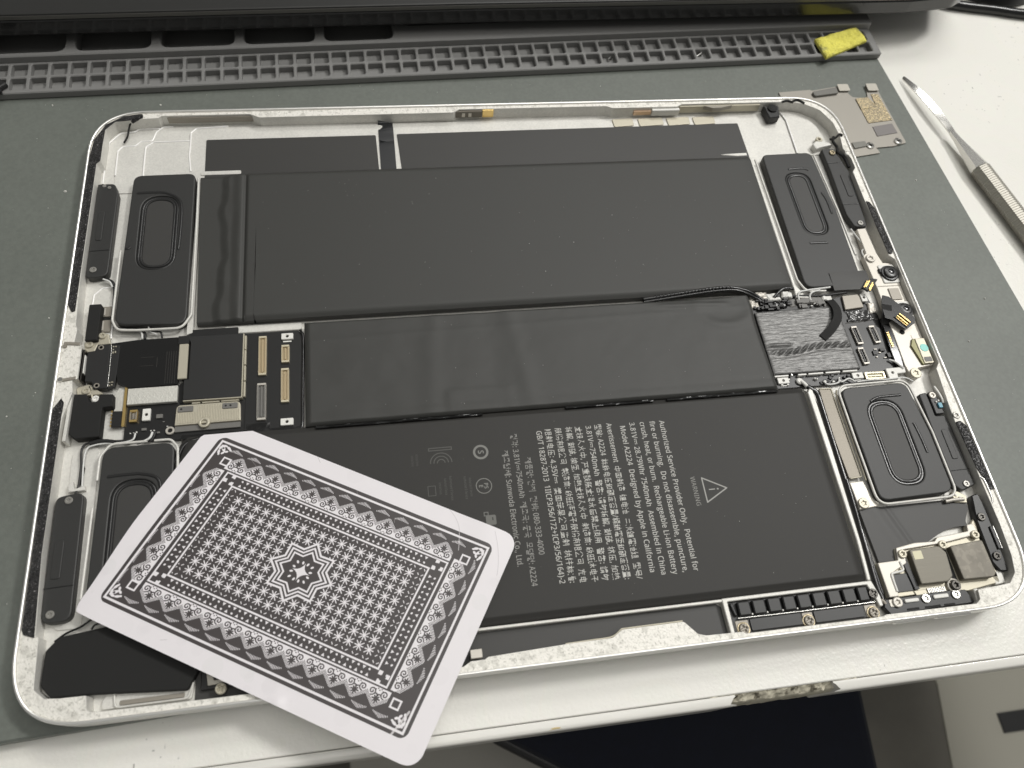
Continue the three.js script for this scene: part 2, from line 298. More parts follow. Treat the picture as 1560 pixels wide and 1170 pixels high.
const signs = {
  国: 'E口!王', 制: 'H朱,刂', 朱: '3172 1393 0595 5059 5518 5588', 造: 'H辶,告', 告: 'V生,口', 生: '3014 2383 1595 5059', 锂: 'H钅,里', 电: '电', 池: 'H氵,也', 次: 'H冫,欠', 冫: '2233 1839', 鋰: 'H金,里', 金: '5004 5094 2575 1787 5458 0999 3848', 電: 'V雨,电',
  雨: '1191 5059 1216 9296 3334 6374', 組: 'H糸,且', 糸: '4014 4425 7319 5459 1829 8898', 组: 'H纟,且', 纟: '4014 4115 1554 0998', 型: 'V刑,土', 刑: 'H开,刂', 开: '1191 0595 3119 7179', 号: 'V口,丂', 丂: '0191 3135 3585 8579', 號: 'H号,虎', 虎: '5054 5282 2484 2419 3686 3639 7679', 标: 'H木,示',
  称: 'H禾,尔', 尔: '3014 2383 5359 3517 7597', 压: '9121 2119 3585 5359 3999 7687', 和: 'H禾,口', 额: 'H客,页', 客: 'V宀,各', 各: 'V夂,口', 页: '0191 5143 2282 2227 8287 5319 5589', 定: 'V宀,疋', 疋: '2282 5059 5585 3418 1899', 容: 'V宀,谷', 谷: 'V八,口', 八: '4015 6095', 量: 'V旦,里', 旦: 'V日,一',
  標: 'H木,票', 票: 'V西,示', 西: '0191 2484 2429 8489 2989 4154 6174', 稱: 'H禾,冉', 冉: '5051 2282 2229 8289 0595 3373', 壓: 'V厭,土', 厭: '9121 2119 3565 3468 7598 6599', 額: 'H客,頁', 頁: '0191 5143 2181 2228 8288 2484 2686 3819 7899', 警: 'V敬,言', 敬: 'H苟,攵', 苟: 'V艹,句', 句: '3014 2383 8389 3565 3568', 攵: '3014 2393 7319 3499', 言: '5051 1292 2484 2686 2888 2889',
  请: 'H讠,青', 青: 'V主,月', 主: '2181 1393 0595 5055', 勿: '勿', 拆: 'H扌,斥', 解: 'H角,刀牛', 角: '4015 2272 2219 8289 2585 2787 5259', 刀牛: 'V刀,牛', 牛: '3014 2383 0696 5059', 刺: 'H束,刂', 束: '0292 2484 2427 8487 2787 5059 5719 5799', 破: 'H石,皮', 皮: '2292 2219 5055 3585 8519 4599', 挤: 'H扌,齐', 齐: '5051 1292 8217 2287 3519 7589',
  加: 'H力,口', 热: 'V执,火点', 执: 'H扌,丸', 丸: '5018 1373 7379 7999 2556', 或: '1393 6059 5999 2464 2467 2767 0989 8374', 投: 'H扌,殳', 殳: '3135 3171 7174 2585 8519 3589', 入: '3041 5018 4599', 严: '0191 3134 7174 2595 2519 4445', 重: '8112 1393 2484 2487 2787 5059 0999 2585', 鼓: 'H壴,支', 壴: '1191 2383 2585 2787 3999 5053', 支: '1393 5053 2585 8519 3599',
  胀: 'H月,长', 长: '3139 8133 0595 5599 3948', 浸: 'H氵,帚', 帚: '2181 8185 2585 2383 1797 3888 5799', 后: '8122 2119 2595 2989 3737 3787 3739 8789', 使: 'H亻,吏', 吏: '0292 2484 2427 8487 2787 5019 3799', 用: '2181 2119 8189 2484 2686 5159', 請: 'H言,青', 擠: 'H扌,齊', 齊: '5051 1292 3343 2437 6348 2768 2219 8289', 熱: 'V執,火点', 執: 'H幸,丸', 幸: '1191 0494 0797 5059',
  禁: 'V林,示', 林: 'H木,木', 商: '5051 1292 2383 2229 8389 4448 6468 4868', 欣: 'H斤,欠', 旺: 'H日,王', 达: 'H辶,大', 股: 'H月,殳', 份: 'H亻,分', 分: 'V八,刀', 有: '1292 5018 4484 4449 8489 4686', 限: 'H阝,艮', 阝: '2163 2129 6354 5467', 艮: '2181 2129 8185 2585 2383 2979 5599', 公: 'V八,厶', 厶: '5018 1888 7889', 司: '1181 8189 2464 2767 2427 6467',
  製: 'V制,衣', 衣: '5051 1292 5215 3339 5399', 達: 'H辶,幸', 充: '5051 1292 5224 2484 3519 6569 6999', 美: 'V羊,大', 羊: '2132 8162 1393 2585 0797 5059', 苹: 'V艹,平', 平: '0191 2233 8263 0696 5159', 果: 'V日,木', 监: 'V臥,皿', 臥: '2124 4144 6154 5494', 执行: '', 行: 'H彳,亍', 彳: '5014 6217 4449', 亍: '1282 0595 5059', 准: 'H冫,隹',
};
const jamo = { ㅈ: '1191 5115 5195', ㅔ: '3159 5159 8089 2545', ㅍ: '1191 3137 7177 0797', ㅜ: '0393 5359', ㅁ: '1181 1118 8188 1888', ㅇ: '5022 2227 2779 7977 7722 2250', ㅕ: '7079 3474 3676', ㄴ: '2128 2888', ㅓ: '7079 3575', ㅣ: '5059', ㅎ: '3171 1393 5435 3549 4968 6865 6554', ㅘ: '3036 0676 8089 8595', ㄱ: '1181 8188', ㄹ: '1181 8184 1484 1418 1888', ㅗ: '5054 0494', ㅊ: '4161 1393 5317 5397', ㅓㅂ: '', ㅂ: '1118 8188 1585 1888', ㅡ: '0595', ㅐ: '3039 8089 3585' };
// initial, vowel, final
const hangul = { 제: 'ㅈㅔ', 품: 'ㅍㅜㅁ', 명: 'ㅁㅕㅇ', 전: 'ㅈㅓㄴ', 지: 'ㅈㅣ', 화: 'ㅎㅘ', 정: 'ㅈㅓㅇ', 격: 'ㄱㅕㄱ', 조: 'ㅈㅗ', 국: 'ㄱㅜㄱ', 중: 'ㅈㅜㅇ', 모: 'ㅁㅗ', 델: 'ㄷㅔㄹ', 업: 'ㅇㅓㅂ', 체: 'ㅊㅔ' };
jamo.ㄷ = '1181 1118 1888';
function pen(ctx, code, x, y, w, h) {
  for (const s of code.split(' ')) {
    if (s.length < 4) continue;
    ctx.beginPath();
    for (let i = 0; i + 1 < s.length; i += 2) { const px = x + (Number(s[i]) / 9.5) * w, py = y + (Number(s[i + 1]) / 9.5) * h; if (i) ctx.lineTo(px, py); else ctx.moveTo(px, py); }
    ctx.stroke();
  }
}
function sign(ctx, ch, x, y, w, h, depth = 0) {
  if (hangul[ch]) {
    ctx.lineWidth *= 0.85; const [a, v, f] = [...hangul[ch]], below = 'ㅜㅗㅡ'.includes(v), hh = f ? h * 0.62 : h;
    if (below) { pen(ctx, jamo[a], x + w * 0.12, y, w * 0.76, hh * 0.5); pen(ctx, jamo[v], x, y + hh * 0.5, w, hh * 0.5); } else { pen(ctx, jamo[a], x - w * 0.04, y + hh * 0.06, w * 0.64, hh * 0.85); pen(ctx, jamo[v], x + w * 0.55, y, w * 0.45, hh); }
    if (f) pen(ctx, jamo[f], x + w * 0.15, y + h * 0.64, w * 0.75, h * 0.36);
    ctx.lineWidth /= 0.85; return;
  }
  const s = signs[ch];
  if (s && s !== ch && depth < 5) {
    const op = s[0];
    if (op === 'H') { const [a, b] = s.slice(1).split(','), k = '刂'.includes(b) ? 0.62 : '亻氵讠扌钅冫彳纟阝'.includes(a) ? 0.36 : a === '辶' ? 0.3 : 0.47; sign(ctx, a, x, y, w * k, h, depth + 1); sign(ctx, b, x + w * k, y, w * (1 - k), h * (a === '辶' ? 0.85 : 1), depth + 1); return; }
    if (op === 'V') { const [a, b] = s.slice(1).split(','), k = '艹宀'.includes(a) ? 0.34 : b === '火点' ? 0.68 : 0.5; sign(ctx, a, x, y, w, h * k, depth + 1); sign(ctx, b, x, y + h * k, w, h * (1 - k), depth + 1); return; }
    if (op === 'E') { sign(ctx, s[1], x - w * 0.1, y - h * 0.1, w * 1.2, h * 1.2, depth + 1); sign(ctx, s[3], x + w * 0.22, y + h * 0.2, w * 0.56, h * 0.6, depth + 1); return; }
    pen(ctx, s, x, y, w, h); return;
  }
  pen(ctx, strokes[ch] ?? s ?? '2282 2228 8288 2888 2585', x, y, w, h);
}
const isSign = (c) => c.charCodeAt(0) > 0x2e00;
// one line of mixed text, its length fitted to `len`
function textLine(ctx, text, len, em) {
  ctx.font = em + 'px sans-serif'; ctx.textBaseline = 'alphabetic';
  const runs = text.match(/[\u2e00-\uffff]|⎓|[^\u2e00-\uffff⎓]+/g), width = runs.map((r) => (r === '⎓' || isSign(r) ? em : ctx.measureText(r).width)), total = width.reduce((a, b) => a + b, 0);
  ctx.save(); ctx.scale(len / total, 1);
  let x = 0;
  runs.forEach((r, i) => {
    if (r === '⎓') { ctx.fillRect(x + em * 0.06, -em * 0.48, em * 0.88, em * 0.08); for (let k = 0; k < 3; k++) ctx.fillRect(x + em * (0.06 + k * 0.33), -em * 0.28, em * 0.22, em * 0.08); }
    else if (isSign(r)) sign(ctx, r, x + em * 0.05, -em * 0.8, em * 0.9, em * 0.9);
    else ctx.fillText(r, x, 0);
    x += width[i];
  });
  ctx.restore();
}
function canvas(w, h) { const c = document.createElement('canvas'); c.width = w; c.height = h; return [c, c.getContext('2d')]; }
function printed(c) { const t = new THREE.CanvasTexture(c); t.colorSpace = THREE.SRGBColorSpace; t.anisotropy = 8; t.generateMipmaps = true; return t; }

// ---------------------------------------------------------------- print on the lower battery cell; it covers x -92..79.4, z 22.5..78.5, the printed half from x = -35
const labelBox = [-36, 22, 80, 79];
function batteryPrint() {
  const k = 2048 / 116, [c, ctx] = canvas(2048, Math.round(57 * k)), r = rng(5);
  ctx.fillStyle = 'rgb(50,49,47)'; ctx.fillRect(0, 0, c.width, c.height);
  for (let i = 0; i < 500; i++) { ctx.fillStyle = `rgba(150,150,145,${0.04 + 0.12 * r() * r()})`; const s = 1 + r() * r() * 3.5; ctx.beginPath(); ctx.ellipse(r() * c.width, r() * c.height, s, s * (0.4 + r() * 0.6), r() * 3, 0, 7); ctx.fill(); }
  for (let i = 0; i < 40; i++) { ctx.strokeStyle = `rgba(150,150,145,${0.03 + 0.06 * r()})`; ctx.lineWidth = 1 + r(); const x = r() * c.width, y = r() * c.height, a = r() * 6.3, l = 10 + 60 * r(); ctx.beginPath(); ctx.moveTo(x, y); ctx.quadraticCurveTo(x + l * Math.cos(a), y + l * Math.sin(a), x + l * 1.6 * Math.cos(a + 0.3), y + l * 1.6 * Math.sin(a + 0.3)); ctx.stroke(); }
  const put = (x, z, draw) => { ctx.save(); ctx.translate((x - labelBox[0]) * k, (z - labelBox[1]) * k); ctx.rotate(Math.PI / 2); draw(); ctx.restore(); };
  const line = (x, z0, z1, text, ink = 'rgb(205,204,199)', mm = 2.1) => put(x, z0, () => { ctx.fillStyle = ctx.strokeStyle = ink; ctx.lineWidth = k * 0.165; ctx.lineCap = 'round'; textLine(ctx, text, (z1 - z0) * k, mm * k); });
  const L = [
    [35.1, 29.5, 71.2, 'Authorized Service Provider Only.  Potential for'], [32.3, 29.4, 71.3, 'fire or burning.  Do not disassemble, puncture,'], [29.5, 29.4, 71.4, 'crush, heat, or burn.  Rechargeable Li-ion Battery'],
    [26.6, 29.3, 71.3, '3.81V⎓ 28.79Whr 7540mAh  Assembled in China'], [23.8, 30, 70.4, 'Model A2224  Designed by Apple in California'], [20.1, 29, 71.6, 'Avertissement  中国制造  锂电池  二次鋰電池組  型号/'],
    [17, 29, 71.4, '型號: A2224  标称电压和额定容量/標稱電壓和額定容量:'], [14.3, 29.2, 71.2, '3.81V⎓7540mAh  警告: 请勿拆解, 刺破, 挤压, 加热'], [11.5, 29.2, 71.1, '或投入火中, 严重鼓胀或浸水后禁止使用  警告: 請勿'],
    [8.8, 29.1, 71.2, '拆解, 刺破, 擠壓, 加熱或投入火中  制造商: 欣旺达电子'], [5.9, 29.1, 71, '股份有限公司  製造商: 欣旺達電子股份有限公司  充电'], [3.1, 29.2, 70.8, '限制电压: 4.35V⎓  美国苹果公司监制  执行标准:'],
    [0.6, 29.5, 70.7, 'GB/T 18287-2013  1IICP3/56/172+ICP3/56/164)-2'], [-3.5, 36.8, 63, '제품명: 전지  전화: 080-333-4000'], [-6.4, 29.8, 70.5, '정격: 3.81V⎓7540mAh  제조국: 중국  모델명: A2224'], [-9.3, 34.3, 65.4, '제조업체: Sunwoda Electronic Co., Ltd.'],
  ];
  for (const [x, a, b, t] of L) line(x - 0.75, a, b, t, x < 0 ? 'rgb(165,164,160)' : undefined);
  line(39.3, 46.4, 54.6, 'WARNING', 'rgb(150,149,145)', 1.7);
  put(42.4, 50.4, () => { // warning triangle, point to the right
    ctx.strokeStyle = ctx.fillStyle = 'rgb(165,164,160)'; ctx.lineWidth = k * 0.34; ctx.lineJoin = 'round'; ctx.beginPath(); ctx.moveTo(-3.4 * k, 0); ctx.lineTo(3.4 * k, 0); ctx.lineTo(0, -6.2 * k); ctx.closePath(); ctx.stroke();
    ctx.fillRect(-0.14 * k, -2.9 * k, 0.28 * k, 1.7 * k); ctx.fillRect(-0.2 * k, -3.9 * k, 0.4 * k, 0.45 * k);
  });
  const dim = 'rgb(88,88,85)', mid = 'rgb(128,128,124)';
  put(-15.7, 34.2, () => { ctx.strokeStyle = ctx.fillStyle = mid; ctx.lineWidth = k * 0.6; ctx.beginPath(); ctx.arc(0, 0, 1.75 * k, 0, 7); ctx.stroke(); ctx.font = `bold ${2.2 * k}px sans-serif`; ctx.textAlign = 'center'; ctx.fillText('S', 0, 0.75 * k); });
  put(-15.9, 43.6, () => { ctx.strokeStyle = ctx.fillStyle = mid; ctx.lineWidth = k * 0.22; ctx.beginPath(); ctx.arc(0, 0, 2 * k, 0, 7); ctx.stroke(); ctx.font = `bold ${1.5 * k}px sans-serif`; ctx.textAlign = 'center'; ctx.fillText('PS', 0, -0.1 * k); ctx.fillText('E', 0, 1.3 * k); });
  put(-29.3, 34.1, () => { ctx.strokeStyle = dim; ctx.lineWidth = k * 0.24; ctx.strokeRect(-2.1 * k, -6 * k, 0.7 * k, 6 * k); for (const q of [1, 1.9, 2.8]) { ctx.beginPath(); ctx.arc(2.2 * k, -3 * k, q * k, Math.PI / 2, Math.PI * 1.5); ctx.stroke(); } });
  for (const [x, a, b] of [[-19.2, 41, 46.1], [-20.5, 40.5, 46.7], [-24.2, 40, 46.7], [-25.6, 40.6, 45.1], [-27, 41.6, 44.8], [-32.4, 33.3, 36.6], [-33.6, 33.6, 36.6]]) line(x - 0.4, a, b, 'Authorized 0 Service', dim, 0.95);
  put(-30, 43.7, () => { ctx.strokeStyle = dim; ctx.lineWidth = k * 0.16; ctx.strokeRect(-1.3 * k, -1.6 * k, 2.6 * k, 1.9 * k); });
  put(-15.4, 52.6, () => { ctx.fillStyle = 'rgb(112,112,108)'; ctx.beginPath(); ctx.roundRect(-1.1 * k, -1.6 * k, 2.6 * k, 2.6 * k, 0.4 * k); ctx.fill(); ctx.fillStyle = 'rgb(60,60,58)'; ctx.fillRect(-0.5 * k, -0.9 * k, 0.8 * k, 0.3 * k); ctx.strokeStyle = 'rgb(112,112,108)'; ctx.lineWidth = 0.25 * k; ctx.strokeRect(-1.9 * k, 0.3 * k, 0.9 * k, 1 * k); });
  return printed(c);
}

// ---------------------------------------------------------------- print on the back of the playing card, 86.5 x 56.5 mm
const CW = 86.5, CH = 56.5;
function cardPrint() {
  const k = 2048 / CW, [c, ctx] = canvas(2048, Math.round(CH * k)), ink = 'rgb(67,62,62)', paper = 'rgb(231,227,230)', r = rng(77);
  ctx.scale(k, k);
  const rr = (x0, y0, x1, y1, q, fill) => { ctx.fillStyle = fill; ctx.beginPath(); ctx.roundRect(x0, y0, x1 - x0, y1 - y0, q); ctx.fill(); };
  const box = (x0, y0, x1, y1, w) => { ctx.strokeStyle = paper; ctx.lineWidth = w; ctx.strokeRect(x0, y0, x1 - x0, y1 - y0); };
  ctx.fillStyle = paper; ctx.fillRect(0, 0, CW, CH);
  for (let i = 0; i < 160; i++) { ctx.fillStyle = `rgba(120,112,112,${0.03 * r()})`; ctx.beginPath(); ctx.arc(r() * CW, r() * CH, 0.3 + 2 * r(), 0, 7); ctx.fill(); }
  rr(4.5, 4.4, 81.7, 52.1, 1.9, ink); box(5.6, 5.6, 80.6, 51, 0.55);
  ctx.lineJoin = 'miter';
  // the lace between the outer frame and the second line, drawn for one side and turned to the others
  const lace = (n, step, off) => {
    for (let i = 0; i < n; i++) {
      const x = off + i * step;
      ctx.fillStyle = paper; ctx.beginPath(); ctx.moveTo(x - step / 2 - 0.05, 5.1); ctx.lineTo(x - step / 2 - 0.05, 2.9); ctx.lineTo(x - 0.3, 0.9); ctx.lineTo(x + 0.3, 0.9); ctx.lineTo(x + step / 2 + 0.05, 2.9); ctx.lineTo(x + step / 2 + 0.05, 5.1); ctx.closePath(); ctx.fill();
      ctx.strokeStyle = ink; ctx.lineWidth = 0.13; // short hatching along the scalloped edge
      for (let q = -9; q <= 9; q++) { const hx = x + (q / 9) * step * 0.5, top = 0.9 + Math.max(0, Math.abs(hx - x) - 0.3) * 0.87; ctx.beginPath(); ctx.moveTo(hx, top - 0.2); ctx.lineTo(hx, top + 0.95); ctx.stroke(); }
      ctx.lineWidth = 0.34; ctx.lineCap = 'round';
      ctx.beginPath(); ctx.moveTo(x, 1.75); ctx.lineTo(x, 3.6); ctx.moveTo(x - 0.85, 2.65); ctx.lineTo(x + 0.85, 2.65); ctx.moveTo(x - 0.5, 2.1); ctx.lineTo(x + 0.5, 3.15); ctx.moveTo(x + 0.5, 2.1); ctx.lineTo(x - 0.5, 3.15); ctx.stroke();
      ctx.lineWidth = 0.27;
      for (const s of [-1, 1]) { // scrolls
        ctx.beginPath(); for (let t = 0; t <= 26; t++) { const a = t / 26 * 8.6, q = 0.16 + 0.085 * a; const px = x + s * (1.5 + q * Math.cos(a + 2.4)), py = 3.95 + q * Math.sin(a + 2.4); if (t) ctx.lineTo(px, py); else ctx.moveTo(px, py); } ctx.stroke();
        ctx.beginPath(); ctx.moveTo(x + s * 0.85, 3.5); ctx.quadraticCurveTo(x + s * 0.3, 4, x + s * 0.1, 3.4); ctx.stroke();
      }
      ctx.fillStyle = ink; for (let q = 0; q < 5; q++) { ctx.beginPath(); ctx.arc(x + (q - 2) * 0.42, 4.55 + (q % 2) * 0.3, 0.14, 0, 7); ctx.fill(); }
      ctx.lineCap = 'butt';
    }
    for (let i = 0; i <= n; i++) { // hatched rays outside
      const x = off + (i - 0.5) * step + 0.25; if (i === n && n < 9) continue; ctx.strokeStyle = paper; ctx.lineWidth = 0.16;
      for (let q = -5; q <= 5; q++) { const t = q / 5.5, hx = x + t * 1.9, y = 0.3 - 0.95 * (1 - Math.abs(t)) ** 0.8; ctx.beginPath(); ctx.moveTo(hx - 0.06, y); ctx.lineTo(hx + 0.1, y + 0.22 + 0.75 * (1 - Math.abs(t))); ctx.stroke(); }
    }
  };
  const side = (x, y, turn, n, step, off) => { ctx.save(); ctx.translate(x, y); ctx.rotate(turn); lace(n, step, off); ctx.restore(); };
  const fu = 61.2, fv = 31.2;                                 // the second frame's size
  side(11.9, 7.1, 0, 12, fu / 11.72, 1.2); side(73.1, 49.5, Math.PI, 12, fu / 11.72, 1.2);
  side(79.1, 12.7, Math.PI / 2, 6, fv / 5.72, 1.2); side(5.9, 43.9, -Math.PI / 2, 6, fv / 5.72, 1.2);
  for (const [x, y, s, t] of [[7, 7.3, 1, 1], [79.2, 7.3, -1, 1], [79.2, 49.3, -1, -1], [7, 49.3, 1, -1]]) {
    ctx.fillStyle = paper; const leaf = (px, py, a, l, w) => { ctx.save(); ctx.translate(x + s * px, y + t * py); ctx.scale(s, t); ctx.rotate(a); ctx.beginPath(); ctx.ellipse(0, 0, l, w, 0, 0, 7); ctx.fill(); ctx.restore(); };
    leaf(0, 0, 0.78, 1.15, 0.42); leaf(0.15, -0.75, 0, 0.6, 0.3); leaf(-0.75, 0.15, 1.57, 0.6, 0.3); leaf(1.3, -0.5, 0.4, 0.65, 0.33); leaf(-0.5, 1.3, 1.2, 0.65, 0.33); leaf(1.25, 0.6, -0.5, 0.5, 0.3); leaf(0.6, 1.25, 2.1, 0.5, 0.3); leaf(1.9, -0.15, 0.1, 0.34, 0.25); leaf(-0.15, 1.9, 1.5, 0.34, 0.25);
    ctx.fillStyle = ink; ctx.beginPath(); ctx.arc(x, y, 0.28, 0, 7); ctx.fill();
    ctx.strokeStyle = paper; ctx.lineWidth = 0.42; ctx.save(); ctx.translate(x + s * 2.75, y + t * 3.1); ctx.strokeRect(-0.95, -0.95, 1.9, 1.9); ctx.restore();
  }
  ctx.fillStyle = ink; ctx.fillRect(11.7, 12.5, 61.6, 31.6); box(12, 12.75, 73, 43.85, 0.42); box(15.15, 15.65, 69.4, 41, 0.45);
  // beads and triangles between the two inner lines
  const bead = (x, y, a, i) => { ctx.save(); ctx.translate(x, y); ctx.rotate(a); ctx.fillStyle = paper; const tri = (cy, d) => { ctx.beginPath(); ctx.moveTo(-0.42, cy - 0.33 * d); ctx.lineTo(0.42, cy - 0.33 * d); ctx.lineTo(0, cy + 0.42 * d); ctx.closePath(); ctx.fill(); }; const dot = (px, cy) => { ctx.beginPath(); ctx.ellipse(px, cy, 0.3, 0.24, 0.6, 0, 7); ctx.fill(); };
    if (i % 2) { tri(-0.6, 1); dot(0, 0.62); } else { dot(0, -0.62); tri(0.6, -1); } ctx.restore(); };
  for (let i = 0; i < 38; i++) { const x = 16.8 + i * 1.375; bead(x, 14.2, 0, i); bead(x, 42.4, Math.PI, i); }
  for (let i = 0; i < 17; i++) { const y = 17.4 + i * 1.36; bead(71.2, y, Math.PI / 2, i); bead(13.6, y, -Math.PI / 2, i); }
  for (const [x, y, s, t] of [[13.6, 14.2, 1, 1], [71.2, 14.2, -1, 1], [71.2, 42.4, -1, -1], [13.6, 42.4, 1, -1]]) { ctx.fillStyle = paper; for (const [a, b] of [[-0.95, 0.55], [0.55, -0.95], [0.9, 0.9]]) ctx.fillRect(x + s * a - 0.5, y + t * b - 0.5, 1, 1); ctx.fillStyle = ink; ctx.fillRect(x - 0.55, y - 0.55, 1.2, 1.2); }
  // lattice of eight-rayed stars with dashes between them
  ctx.save(); ctx.beginPath(); ctx.rect(15.6, 16.1, 53.4, 24.5); ctx.clip();
  ctx.strokeStyle = paper; ctx.lineCap = 'round';
  const px = 2.6, py = 2.46, cx = 42.15, cy = 28.25;
  for (let j = -5; j <= 5; j++) for (let i = -11; i <= 11; i++) {
    const x = cx + i * px, y = cy + j * py; if (Math.hypot(i * px, j * py) < 6.1) continue;
    const edge = Math.abs(j) === 5 || Math.abs(i) > 9.6;
    if (Math.abs(j) < 5 && Math.abs(i) <= 9) { ctx.lineWidth = 0.25; for (let q = 0; q < 8; q++) { const a = q * Math.PI / 4, l = q % 2 ? 1.22 : 1.02; ctx.beginPath(); ctx.moveTo(x, y); ctx.lineTo(x + l * Math.cos(a), y + l * Math.sin(a)); ctx.stroke(); } }
    else if (edge && Math.abs(i) <= 10) { ctx.lineWidth = 0.22; for (let q = 0; q < 4; q++) { const a = q * Math.PI / 2 + Math.PI / 4; ctx.beginPath(); ctx.moveTo(x + 0.5 * Math.cos(a), y + 0.5 * Math.sin(a)); ctx.lineTo(x + 1.0 * Math.cos(a), y + 1.0 * Math.sin(a)); ctx.stroke(); } }
  }
  ctx.lineCap = 'butt'; ctx.lineJoin = 'miter';
  const star = (R, q) => { ctx.beginPath(); for (let i = 0; i < 16; i++) { const a = Math.PI / 8 * (i - 4) , l = i % 2 ? q : R; const X = cx + l * Math.cos(a) * 1.03, Y = cy + l * Math.sin(a) * 0.98; if (i) ctx.lineTo(X, Y); else ctx.moveTo(X, Y); } ctx.closePath(); };
  ctx.fillStyle = ink; ctx.lineWidth = 0.5; ctx.strokeStyle = paper; star(7.75, 5.75); ctx.fill(); ctx.stroke(); ctx.lineWidth = 0.42; star(6.5, 4.85); ctx.stroke(); star(5.3, 3.95); ctx.stroke();
  ctx.fillStyle = paper; ctx.beginPath(); for (let i = 0; i < 4; i++) { const a = i * Math.PI / 2, b = a + Math.PI / 4; const X = cx + 2.4 * Math.cos(a), Y = cy + 2.4 * Math.sin(a); if (i) ctx.lineTo(X, Y); else ctx.moveTo(X, Y); ctx.quadraticCurveTo(cx + 0.3 * Math.cos(b), cy + 0.3 * Math.sin(b), cx + 2.4 * Math.cos(a + Math.PI / 2), cy + 2.4 * Math.sin(a + Math.PI / 2)); } ctx.fill();
  ctx.beginPath(); ctx.arc(cx, cy, 0.75, 0, 7); ctx.fill();
  for (let i = 0; i < 12; i++) { const a = (Math.floor(i / 3) + 0.5) * Math.PI / 2 + ((i % 3) - 1) * 0.5, l = i % 3 === 1 ? 2.7 : 2.25; ctx.save(); ctx.translate(cx + l * Math.cos(a), cy + l * Math.sin(a)); ctx.rotate(a); ctx.beginPath(); ctx.ellipse(0, 0, 0.42, 0.26, 0, 0, 7); ctx.fill(); ctx.restore(); }
  ctx.restore();
  // wear: fine scratches and a pale crease at the handled corner
  ctx.lineCap = 'round';
  for (let i = 0; i < 26; i++) { ctx.strokeStyle = `rgba(${i % 3 ? '225,220,222' : '60,56,56'},${0.15 + 0.35 * r()})`; ctx.lineWidth = 0.05 + 0.06 * r(); const x = r() * CW, y = r() * CH, a = r() * 6.3, l = 0.6 + 3 * r(); ctx.beginPath(); ctx.moveTo(x, y); ctx.lineTo(x + l * Math.cos(a), y + l * Math.sin(a)); ctx.stroke(); }
  ctx.strokeStyle = 'rgba(220,216,218,0.85)'; ctx.lineWidth = 0.16; ctx.beginPath(); ctx.moveTo(72.2, 4.5); ctx.quadraticCurveTo(73.4, 7, 74, 8.8); ctx.stroke();
  ctx.strokeStyle = 'rgba(150,144,148,0.4)'; ctx.lineWidth = 0.12; ctx.beginPath(); ctx.moveTo(67.2, 0); ctx.quadraticCurveTo(71, 1.8, 72.2, 4.5); ctx.stroke();
  ctx.beginPath(); ctx.moveTo(80.4, 1); ctx.quadraticCurveTo(84.2, 6, 85.4, 11); ctx.stroke();
  ctx.strokeStyle = 'rgba(226,222,224,0.8)'; ctx.lineWidth = 0.5; ctx.beginPath(); ctx.moveTo(79.9, 46.5); ctx.lineTo(78.4, 52); ctx.stroke();
  return printed(c);
}

// ---------------------------------------------------------------- lamps (ceiling panels behind and to the right of the desk, and an added overhead fill)
ceilingLamp([0.72, 1, -0.28], 1.7, 0.32, 0.18, 66, 'long ceiling panel to the right above the desk');
ceilingLamp([0.34, 1, -0.66], 1.9, 0.9, 0.2, 13, 'wide ceiling panel behind the desk');
ceilingLamp([0.16, 1, 0.04], 1.9, 1.5, 1.0, 0.85, 'added large ceiling panel straight above the desk for soft fill');  // added for soft overhead fill in place of even room light

// ---------------------------------------------------------------- the desk
const TY = -4.5;                                                // the desk top's height
const desk = thing('desk', 'white painted desk with a rounded front edge strip, broken open at one place', 'desk', 0, TY, 0);
add('table_top', block(-700, -620, 707, 100.35, -18, 0, 0.5, 0.25), M.table, desk);
function edgeStrip(x0, x1, end) {
  const prof = rounded([[-100.5, -18], [-100.5, -0.05, 0.3], [-103.1, -0.05, 2.1], [-103.1, -18, 1.2]], 0, 6), s = new THREE.Shape(prof.map(([a, b]) => new THREE.Vector2(a, b)));
  let g = new THREE.ExtrudeGeometry(s, { depth: x1 - x0, bevelEnabled: false, steps: end ? 40 : 1 });
  g.rotateY(Math.PI / 2); g.translate(x0, 0, 0);
  const p = g.attributes.position, e = x0 < 0 ? x1 : x0, sg = x0 < 0 ? 1 : -1; // the ends at the broken place are ragged
  for (let i = 0; i < p.count; i++) if (Math.abs(p.getX(i) - e) < 0.01) { const a = p.getZ(i) * 0.9 - p.getY(i) * 1.1; p.setX(i, e + sg * (1.2 + 2.6 * (fbm(a, 3, 143, 2) - 0.5) * 2 + 0.9 * Math.sin(a * 2.3))); }
  g.computeVertexNormals();
  return boxUV(toCreasedNormals(g, 0.6));
}
add('edge_strip', edgeStrip(-700, 38.5), M.edging, desk);
add('edge_strip', edgeStrip(68.5, 707), M.edging, desk);
const chipMap = texture(256, 1.5, (u, v) => { const a = fbm(u * 9, v * 9, 131, 4, 9, 9); const k = smooth(0.3, 0.5, a); return [lerp(0.36, 0.8, k), lerp(0.34, 0.775, k), lerp(0.29, 0.7, k)]; }, true);
